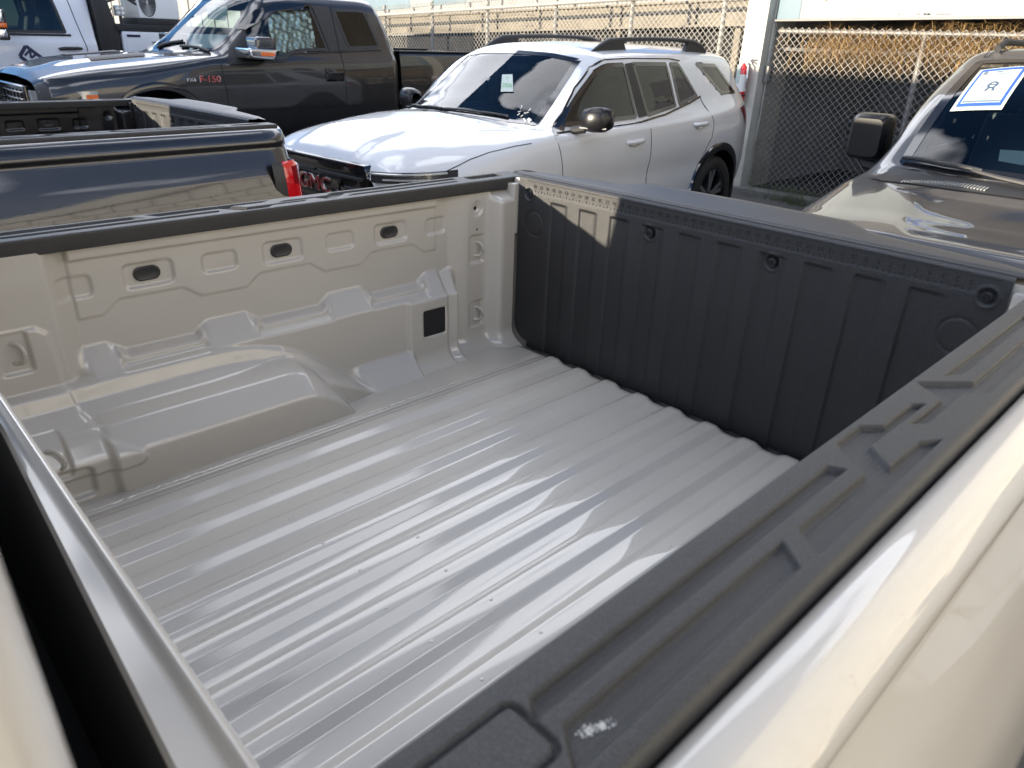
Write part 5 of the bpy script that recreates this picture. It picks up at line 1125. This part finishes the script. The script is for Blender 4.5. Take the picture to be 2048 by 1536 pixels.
    for s in (1, -1):
        mb = MB(); mb.box(*sorted((s * .995, s * 1.012)), .76, 1.35, .95, 1.375); mb.build('locker_door', 'paint_truck_white', sb, .006)
        lettering('locker_badge', 'TRUXOR', .06, 'decal_navy', sb, (s * 1.013, .83, 1.345), (0, s, 0), (0, 0, 1), .001, .9) if False else None
        mb = MB(); mb.box(*sorted((s * 1.011, s * 1.016)), .72 + .06, .97, 1.325, 1.36); mb.build('badge_plate', 'decal_navy', sb)
    mb = MB(); mb.box(-1.0, 1.0, .66, 2.9, 1.40, 1.50); mb.build('body_ledge', 'black_trim', sb, .01)
    # generator with concentric grille
    mb = MB(); mb.box(.30, .98, 1.02, 1.62, 1.585, 2.1); gn = mb.build('generator', 'white_plastic', T, .03, 2)
    for k in range(6):
        mb = MB(); r = .035 + k * .030; pts = [(.985, 1.16 + r * .62 * math.cos(a), 1.80 + r * math.sin(a)) for a in [2 * PI * q / 28 for q in range(29)]]; mb.tube(pts, .0075, 5); mb.build('fan_grille', 'black_trim', gn)
    mb = MB(); mb.box(.25, .99, .98, 1.7, 1.50, 1.585); mb.build('generator_base', 'black_trim', gn, .01)
    mb = MB(); mb.box(.90, 1.0, .69, .82, 1.60, 1.74); wl_ = mb.build('work_light', 'lamp_clear', T, .012)
    for k in range(4): mb = MB(); mb.lathe([(.022, 0), (.018, .006), (0, .004)], 1.0, .725 + (k % 2) * .06, 1.64 + (k // 2) * .06, 0, 12); mb.build('light_lens', 'white_plastic', wl_)
    mb = MB(); mb.tube([(.95, .755, 1.60), (.95, .76, 1.50)], .02, 6); mb.build('light_bracket', 'black_trim', wl_)
    mb = MB(); mb.tube([(.93, .66, 1.70), (.95, .60, 1.62), (.95, .58, 1.5), (.94, .60, 1.42)], .008, 5); mb.tube([(.90, .62, 1.78), (.92, .85, 1.86), (.92, 1.1, 1.72)], .018, 6); mb.tube([(.86, .70, 1.92), (.9, 1.0, 1.83), (.95, 1.28, 1.70)], .02, 6); mb.build('hose', 'black_trim', T)
    mb = MB(); mb.box(-.72, .72, -2.6, 2.8, .42, .75); mb.build('chassis', 'underbody', T, .04); mb = MB(); mb.box(-.95, .95, -3.08, -2.8, .45, .68); mb.build('front_bumper', 'chrome', T, .04, 3)
    seats(b, (-.45,), (-.42, .42), .98); mb = MB(); mb.box(-.85, .85, -1.5, -1.05, 1.0, 1.27); mb.build('dashboard', 'interior_dark', b, .06); steering(b, .42, -.95, 1.25)
    mb = MB(); mb.box(-.62, .62, -2.98, -2.9, .75, 1.08); mb.build('grille', 'black_gloss', b, .02)
    return T
build_work()

# ---------------------------------------------------------------- fences
def chain_link(name, parent, x0, x1, y, zb, zt, pitch=0.076, r=0.0030, m='galvanised', slope=lambda x: 0.0):
    """diagonal wires with square section, woven: the two directions pass in front of and behind each other"""
    V = []; F = []
    H = zt - zb; k = pitch / (pitch * 1.0)
    def wire(xa, za, xb, zb_, yo):
        n = 4
        d = Vector((xb - xa, 0, zb_ - za)).normalized(); u = Vector((-d.z, 0, d.x)) * r; w = Vector((0, r, 0)); b = len(V)
        for (px, pz) in ((xa, za), (xb, zb_)):
            p = Vector((px, y + yo, pz + slope(px)))
            for q in ((1, 1), (-1, 1), (-1, -1), (1, -1)): V.append(tuple(p + u * q[0] + w * q[1]))
        for i in range(4): F.append((b + i, b + (i + 1) % 4, b + 4 + (i + 1) % 4, b + 4 + i))
    n = int((x1 - x0 + H) / pitch) + 1
    for i in range(n):
        s = x0 - H + i * pitch
        a, b = max(s, x0), min(s + H, x1)
        if b > a: wire(a, zb + (a - s), b, zb + (b - s), 0.003)
        a, b = max(s, x0), min(s + H, x1)
        if b > a: wire(a, zt - (a - s), b, zt - (b - s), -0.003)
    o = mk(name, V, F, m, parent, False); o['kind'] = 'stuff'; return o
def add_fence_left():
    T = thing('chain_link_fence', 'long chain link fence with white top rail behind the black extended cab pickup', 'fence', (0, 0, 0))
    sl = lambda x: 0.035 * (x + 8.0)
    chain_link('chain_link_mesh', T, -16.0, -4.42, 9.20, -0.6, 1.60, 0.086, 0.0029, 'fence_white', sl)
    mb = MB(); mb.tube([(x, 9.16, 1.445 + sl(x)) for x in np.linspace(-16, -4.42, 12)], 0.030, 8); mb.build('top_rail', 'fence_white', T)
    for x in (-15.5, -14.0, -12.46, -10.94, -9.40, -7.80, -6.30, -4.80):
        mb = MB(); mb.tube([(x, 9.235, -0.75), (x, 9.235, 1.62 + sl(x))], 0.030, 8); mb.build('fence_post', 'fence_white', T)
add_fence_left()
def add_fence_right():
    T = thing('chain_link_fence', 'grey chain link fence under the white sign board right of the column', 'fence', (0, 0, 0))
    chain_link('chain_link_mesh', T, -4.02, 4.2, 9.20, -0.72, 1.17, 0.086, 0.0027, 'galvanised')
    mb = MB(); mb.tube([(-4.02, 9.23, 1.13), (4.2, 9.23, 1.13)], 0.026, 8); mb.build('top_rail', 'galvanised', T)
    for x in (-2.27, -0.2, 1.9, 4.0):
        mb = MB(); mb.tube([(x + 0.02, 9.24, -0.75), (x, 9.24, 1.13)], 0.034, 10); mb.build('fence_post', 'galvanised', T)
add_fence_right()

# ---------------------------------------------------------------- column with conduit and switch box
def add_column():
    T = thing('column', 'cream painted square column with conduit between the two fences', 'column', (0, 0, -0.95))
    mb = MB(); mb.box(-4.335, -4.045, 9.00, 9.74, 0, 4.2); mb.build('shaft', 'post_paint', T, .012, 2)
    for dx in (0.0, 0.045):
        mb = MB(); mb.tube([(-4.030, 9.16 + dx, 4.2), (-4.030, 9.16 + dx, 1.62)], .014, 8); mb.build('conduit', 'post_paint', T)
    mb = MB(); mb.box(-4.046, -3.98, 9.12, 9.25, 1.49, 1.68); bx = mb.build('switch_box', 'galvanised', T, .01)
    mb = MB(); mb.box(-3.981, -3.974, 9.14, 9.23, 1.515, 1.655); mb.build('cover_plate', 'concrete', bx, .004); mb = MB(); mb.lathe([(.02, 0), (.02, .004), (0, .004)], -3.974, 9.185, 1.61, 0, 12); mb.lathe([(.02, 0), (.02, .004), (0, .004)], -3.974, 9.185, 1.555, 0, 12); mb.build('socket', 'black_trim', bx)
    mb = MB(); mb.tube([(-4.02, 9.18, 1.5), (-4.022, 9.18, 1.1), (-4.028, 9.165, .78), (-4.035, 9.18, .68)], .009, 6); mb.build('cable', 'post_paint', T)
add_column()
def add_extinguisher():
    cx, cy, z0 = -4.215, 8.92, 0.285
    T = thing('fire_extinguisher', 'red fire extinguisher with white label hanging on the cream column', 'fire extinguisher', (0, 0, 0))
    mb = MB(); mb.lathe([(0, z0), (.055, z0), (.064, z0 + .02), (.066, z0 + .05), (.066, z0 + .36), (.058, z0 + .405), (.035, z0 + .435), (.022, z0 + .45), (.022, z0 + .475)], cx, cy, 0, 2, 24); mb.build('cylinder', 'ext_red', T, ang=50)
    mb = MB(); V = []; F = []
    for i in range(13):
        a = R(-160 + i * 13)
        for h in (z0 + .14, z0 + .34): V.append((cx + .0672 * math.cos(a), cy + .0672 * math.sin(a), h))
    for i in range(12): F.append((2 * i, 2 * i + 2, 2 * i + 3, 2 * i + 1))
    mb.add(V, F); mb.build('label', 'ext_label', T)
    mb = MB(); mb.lathe([(.0675, z0 + .085), (.0685, z0 + .088), (.0685, z0 + .105), (.0675, z0 + .108)], cx, cy, 0, 2, 24); mb.build('strap', 'black_trim', T)
    mb = MB(); mb.tube([(cx, cy, z0 + .47), (cx, cy, z0 + .52)], .02, 8); mb.tube([(cx - .05, cy, z0 + .53), (cx + .05, cy - .01, z0 + .515), (cx + .10, cy - .02, z0 + .52)], .012, 6); mb.tube([(cx - .03, cy, z0 + .50), (cx + .07, cy - .01, z0 + .49), (cx + .105, cy - .015, z0 + .47)], .010, 6); mb.build('valve_handle', 'white_plastic', T)
    mb = MB(); mb.tube([(cx + .02, cy - .02, z0 + .49), (cx + .075, cy - .03, z0 + .44), (cx + .085, cy - .03, z0 + .30), (cx + .078, cy - .025, z0 + .15)], .011, 8); mb.build('hose', 'white_plastic', T)
    mb = MB(); mb.prism([(cx - .05, z0 + .25), (cx + .005, z0 + .24), (cx + .0, z0 + .44), (cx - .045, z0 + .45)], 1, cy - .074, cy - .071); mb.build('inspection_tag', 'paper', T)
    mb = MB(); mb.box(cx - .02, cx + .02, cy + .05, 8.998, z0 + .38, z0 + .44); mb.build('wall_bracket', 'black_trim', T)
add_extinguisher()

# ---------------------------------------------------------------- sign boards
def add_sign_right():
    T = thing('sign_board', 'long weathered white sign board with dark lettering above the right fence', 'sign', (0, 0, 0))
    sl = lambda x: 0.016 * (x + 3.9)
    def slab(nm, x0, x1, y0, y1, z0, z1, m, p=T, bev=.004):
        mb = MB(); mb.add([(x, y, z + sl(x)) for z in (z0, z1) for x, y in ((x0, y0), (x1, y0), (x1, y1), (x0, y1))], [(0, 3, 2, 1), (4, 5, 6, 7), (0, 1, 5, 4), (1, 2, 6, 5), (2, 3, 7, 6), (3, 0, 4, 7)]); return mb.build(nm, m, p, bev)
    slab('panel', -3.70, 6.5, 9.12, 9.16, 1.255, 2.6, 'sign_white'); slab('end_panel', -3.985, -3.703, 9.12, 9.16, 1.255, 2.6, 'sign_pale_blue')
    slab('bottom_strip', -3.985, 6.5, 9.075, 9.20, 1.232, 1.252, 'galvanised')
    z = 1.50
    lettering('lettering', 'ALOHA', .135, 'sign_ink', T, (-1.745, 9.117, 1.475 + sl(-1.75)), (1, 0, .016), (0, 0, 1), .002, .95)
    lb = slab('lettering_block', -1.52, -.90, 9.112, 9.118, 1.42, 1.62, 'sign_ink', T, 0)
    lettering('lettering', 'UKE', .15, 'sign_white', lb, (-1.31, 9.109, 1.505 + sl(-1.3)), (1, 0, .016), (0, 0, 1), .002, 1.0)
    slab('picture', -2.10, -1.90, 9.113, 9.118, 1.44, 1.62, 'concrete', T, 0)
    slab('picture_inner', -2.06, -1.93, 9.110, 9.1128, 1.47, 1.62, 'post_paint', T, 0)
    mb = MB(); rnd = random.Random(2)
    for k in range(7):
        x = rnd.uniform(-2.6, -2.1); mb.box(x, x + rnd.uniform(.02, .08), 9.116, 9.119, 1.305, 1.32)
    mb.build('worn_print', 'sign_ink', T)
    mb = MB()
    for k in range(9):
        a = k / 8; mb.tube([(-3.55 + .13 * a, 9.117, 1.60 - .13 * a + .02 * math.sin(k * 2)), (-3.53 + .13 * a, 9.117, 1.58 - .13 * a)], .008, 5)
    mb.build('worn_picture', 'eave_brown', T)
add_sign_right()
def add_sign_left():
    T = thing('sign_board', 'pale blue and white board above the fence behind the black extended cab pickup', 'sign', (0, 0, 0))
    sl = lambda x: 0.045 * (x + 12.7)
    xs = [-16, -12.1, -11.35, -10.4, -9.0, -7.5, -6.0]
    for i in range(len(xs) - 1):
        x0, x1 = xs[i] + .004, xs[i + 1] - .004
        mb = MB(); mb.add([(x, y, z + sl(x)) for z in (1.405, 2.6) for x, y in ((x0, 9.58), (x1, 9.58), (x1, 9.62), (x0, 9.62))], [(0, 3, 2, 1), (4, 5, 6, 7), (0, 1, 5, 4), (1, 2, 6, 5), (2, 3, 7, 6), (3, 0, 4, 7)]); mb.build('panel', ('sign_pale_blue', 'sign_white')[i % 2], T, .003)
add_sign_left()

# ---------------------------------------------------------------- flatbed trailer behind the left fence
def add_trailer():
    T = thing('flatbed_trailer', 'cream flatbed trailer with a long side beam behind the left fence', 'trailer', (-9.0, 10.6, -.6))
    sl = lambda x: 0.030 * (x + 8.0)
    def slab(nm, x0, x1, y0, y1, z0, z1, m, bev=.006, p=T):
        mb = MB(); n = 8; V = []
        mb.add([(x + 9.0, y - 10.6, z + sl(x) + .6) for z in (z0, z1) for x, y in ((x0, y0), (x1, y0), (x1, y1), (x0, y1))], [(0, 3, 2, 1), (4, 5, 6, 7), (0, 1, 5, 4), (1, 2, 6, 5), (2, 3, 7, 6), (3, 0, 4, 7)]); return mb.build(nm, m, p, bev)
    w = slab('side_beam', -15.5, -4.2, 10.20, 10.24, 1.145, 1.44, 'beam_cream'); slab('top_flange', -15.5, -4.2, 10.12, 10.26, 1.44, 1.47, 'beam_cream'); slab('bottom_flange', -15.5, -4.2, 10.12, 10.26, 1.115, 1.145, 'beam_cream')
    slab('deck', -15.5, -4.2, 10.26, 12.6, 1.30, 1.44, 'concrete_dark')
    for x in (-12.9, -11.6, -10.2, -8.68, -7.26, -5.85, -4.6): slab('stake_slot', x - .018, x + .018, 10.185, 10.199, 1.16, 1.43, 'underbody', 0)
    for x in (-9.4, -9.28):
        for z in (1.20, 1.30, 1.38): mb = MB(); mb.lathe([(.018, 0), (.018, -.01), (0, -.012)], x + 9.0, 10.199 - 10.6, z + sl(x) + .6, 1, 10); mb.build('bolt', 'underbody', w)
    slab('underframe', -15.5, -4.2, 10.5, 10.7, .55, 1.11, 'underbody'); slab('under_deck_shade', -15.5, -4.2, 12.2, 12.3, -.6, 1.3, 'underbody')  # near-black slabs: the shade beneath the deck put into their colour
    for x in (-5.2, -7.4, -9.6): slab('leg', x - .05, x + .05, 10.3, 10.4, -.5, 1.11, 'beam_cream')
    for x in (-13.5, -12.3): wheel(T, x + 9.0, 10.75 - 10.6, .5, .5, .3, -1, 'alloy', 6) if False else None
add_trailer()

# ---------------------------------------------------------------- building bay behind the right fence
def add_bay():
    T = thing('building', 'dark open building bay behind the right chain link fence', 'building', (0, 0, -0.95))
    mb = MB(); mb.box(-4.3, 8.0, 13.0, 13.2, 0, 4.0); mb.build('back_wall', 'wall_grey', T); mb = MB(); mb.box(-4.3, 8.0, 12.0, 12.98, 0, 1.02); mb.build('bank', 'concrete_dark', T, .05)
    mb = MB(); mb.box(-4.05, 8.0, 9.52, 13.2, 2.62, 2.85); mb.build('roof_slab', 'concrete_dark', T); mb = MB(); mb.box(-4.32, -4.06, 9.75, 13.0, 0, 4.0); mb.build('side_wall', 'wall_grey', T); mb = MB(); mb.box(7.8, 8.0, 9.4, 13.0, 0, 4.0); mb.build('side_wall', 'wall_grey', T)
    mb = MB(); mb.box(-4.1, 7.7, 9.5, 12.0, .02, .10); mb.build('slab', 'concrete_dark', T)
    mb = MB(); mb.box(-4.03, 8.0, 9.30, 9.50, 3.56, 7.0); mb.build('upper_wall', 'wall_brown', T)
    mb = MB(); mb.box(-4.1, 7.7, 9.34, 9.75, 1.86, 1.90); mb.build('ledge', 'concrete_dark', T)
add_bay()
kb = MB(); kb.box(-4.9, 7.0, 8.86, 9.13, -1.05, -0.735); setp(kb.build('kerb', 'concrete_dark', None, .02, 2), kind='structure')
def add_straw():
    rnd = np.random.RandomState(11); V = []; F = []
    def blade(p, d, L, w, droop):
        n = 4; b = len(V); s = np.cross(d, [0, .3, 1]); s = s / (np.linalg.norm(s) + 1e-6) * w
        for i in range(n + 1):
            t = i / n; q = p + d * L * t + np.array([0, 0, -droop * t * t]); V.append(tuple(q - s * (1 - .7 * t))); V.append(tuple(q + s * (1 - .7 * t)))
        for i in range(n): F.append((b + 2 * i, b + 2 * i + 1, b + 2 * i + 3, b + 2 * i + 2))
    for k in range(9000):
        x = rnd.uniform(-3.5, 1.6); hump = 0.55 + 0.45 * math.exp(-((x + 1.75) / .55) ** 2) + .25 * math.exp(-((x + 3.3) / .2) ** 2)
        y = rnd.uniform(9.10, 9.50); z = 0.985 + abs(rnd.normal(0, .5)) * .28 * hump
        z = min(z, 1.235); a = rnd.uniform(0, 2 * PI); el = rnd.normal(0, .35)
        blade(np.array([x, y, z]), np.array([math.cos(a), .35 * math.sin(a), el]), rnd.uniform(.08, .30), rnd.uniform(.0012, .0026), rnd.uniform(.0, .16))
    for k in range(2600):
        x = rnd.choice([-1.75, -3.25, -2.6, -1.2, -.5]) + rnd.normal(0, .28); y = rnd.uniform(9.12, 9.30); z = rnd.uniform(.86, 1.12)
        blade(np.array([x, y, z]), np.array([rnd.normal(0, .7), rnd.normal(0, .1), -.6]), rnd.uniform(.10, .38), rnd.uniform(.001, .0022), rnd.uniform(-.03, .1))
    setp(mk('dry_straw', V, F, 'straw', None, False), 'dry straw heaped on the ledge behind the right fence', 'straw', kind='stuff')
    V.clear(); F.clear()
    for k in range(700):
        c = rnd.choice([-3.6, -3.15, -2.9, -2.3, -3.35]) + rnd.normal(0, .12); blade(np.array([c, rnd.uniform(8.72, 8.86), -.93]), np.array([rnd.normal(0, .4), rnd.normal(0, .35), 1.0]), rnd.uniform(.12, .45), rnd.uniform(.0015, .004), rnd.uniform(0, .15))
    setp(mk('weeds', V, F, 'grass', None, False), 'thin green weeds growing along the kerb by the column', 'weeds', kind='stuff')
add_straw()

# ---------------------------------------------------------------- block wall along the driver side of the lot (seen in the paint as a reflection)
def add_wall():
    T = thing('block_wall', 'cream concrete block wall beside the beige pickup', 'wall', (4.2, 0, -1.0), R(24))  # out of view itself; turn and height chosen to bounce more sun
    mb = MB(); mb.box(.02, .20, -14, 7, 0, 3.57); mb.build('mortar_core', 'mortar', T)
    mb = MB(); rnd = random.Random(9)
    for r in range(17):
        for k in range(52):
            y0 = -14 + (k + .5 * (r % 2)) * .40; j = rnd.uniform(0, .004); mb.box(j, .03, y0 + .009, y0 + .391, r * .205 + .009, r * .205 + .196)
    o = mb.build('block_courses', 'wall_block', T, smooth=False); o['kind'] = 'stuff'
    mb = MB(); mb.box(-.05, .26, -14, 7, 3.49, 3.62); mb.build('coping', 'wall_block', T, .01)
add_wall()

# ---------------------------------------------------------------- unseen box truck, added so that its shadow falls on the white SUV and the right fence
def add_shade_box_truck():
    T = thing('shade_box_truck', 'unseen white box truck added to shade the white SUV and right fence', 'box truck', (-8.0, -1.35, -.75), R(-90))
    mb = MB(); mb.box(-.95, .95, -3.2, 2.9, .95, 2.5); bx = mb.build('cargo_box', 'paint_truck_white', T, .03)
    for s in (-1, 1): mb = MB(); mb.box(*sorted((s * .03, s * .90)), 2.9, 2.93, 1.05, 2.42); mb.build('rear_door', 'paint_truck_white', bx, .01)
    mb = MB(); mb.prism([(-5.3, .55), (-3.25, .55), (-3.25, 2.25), (-4.35, 2.25), (-4.75, 1.55), (-5.25, 1.35)], 0, -1.0, 1.0); cb = mb.build('cab', 'paint_truck_white', T, .06, 3)
    mb = MB(); mb.prism([(-4.46, 2.18), (-4.44, 2.20), (-4.80, 1.60), (-4.84, 1.60)], 0, -.88, .88); mb.build('windshield', 'black_gloss', cb)
    for s in (-1, 1):
        mb = MB(); mb.prism([(-4.55, 1.60), (-3.55, 1.60), (-3.55, 2.12), (-4.28, 2.12)], 0, s * 1.0, s * 1.006); mb.build('side_window', 'black_gloss', cb)
        wheel(T, s * .92, -4.2, .42, .42, .28, s); wheel(T, s * .98, 1.4, .42, .42, .28, s)
    mb = MB(); mb.box(-.45, .45, -5.0, 2.8, .5, .95); mb.build('chassis', 'underbody', T, .03); mb = MB(); mb.box(-1.0, 1.0, -5.45, -5.2, .45, .75); mb.build('front_bumper', 'black_trim', T, .04)
add_shade_box_truck()

# ---------------------------------------------------------------- long shed beyond the trailer
def add_shed():
    T = thing('building', 'pale shed wall far behind the left fence and trailer', 'building', (-24.0, 17.0, -.6))
    mb = MB(); mb.box(-30, 21.5, 0, 8, 0, 4.6); mb.build('wall', 'wall_grey', T)
    for k in range(34): x = -29.5 + k * 1.5; mb = MB(); mb.box(x, x + .10, -.06, -.002, 0, 4.55); mb.build('wall_rib', 'wall_grey', T)
    mb = MB(); mb.box(-30.3, 21.8, -.5, 8.3, 4.6, 4.85); mb.build('roof_edge', 'eave_brown', T)
add_shed()
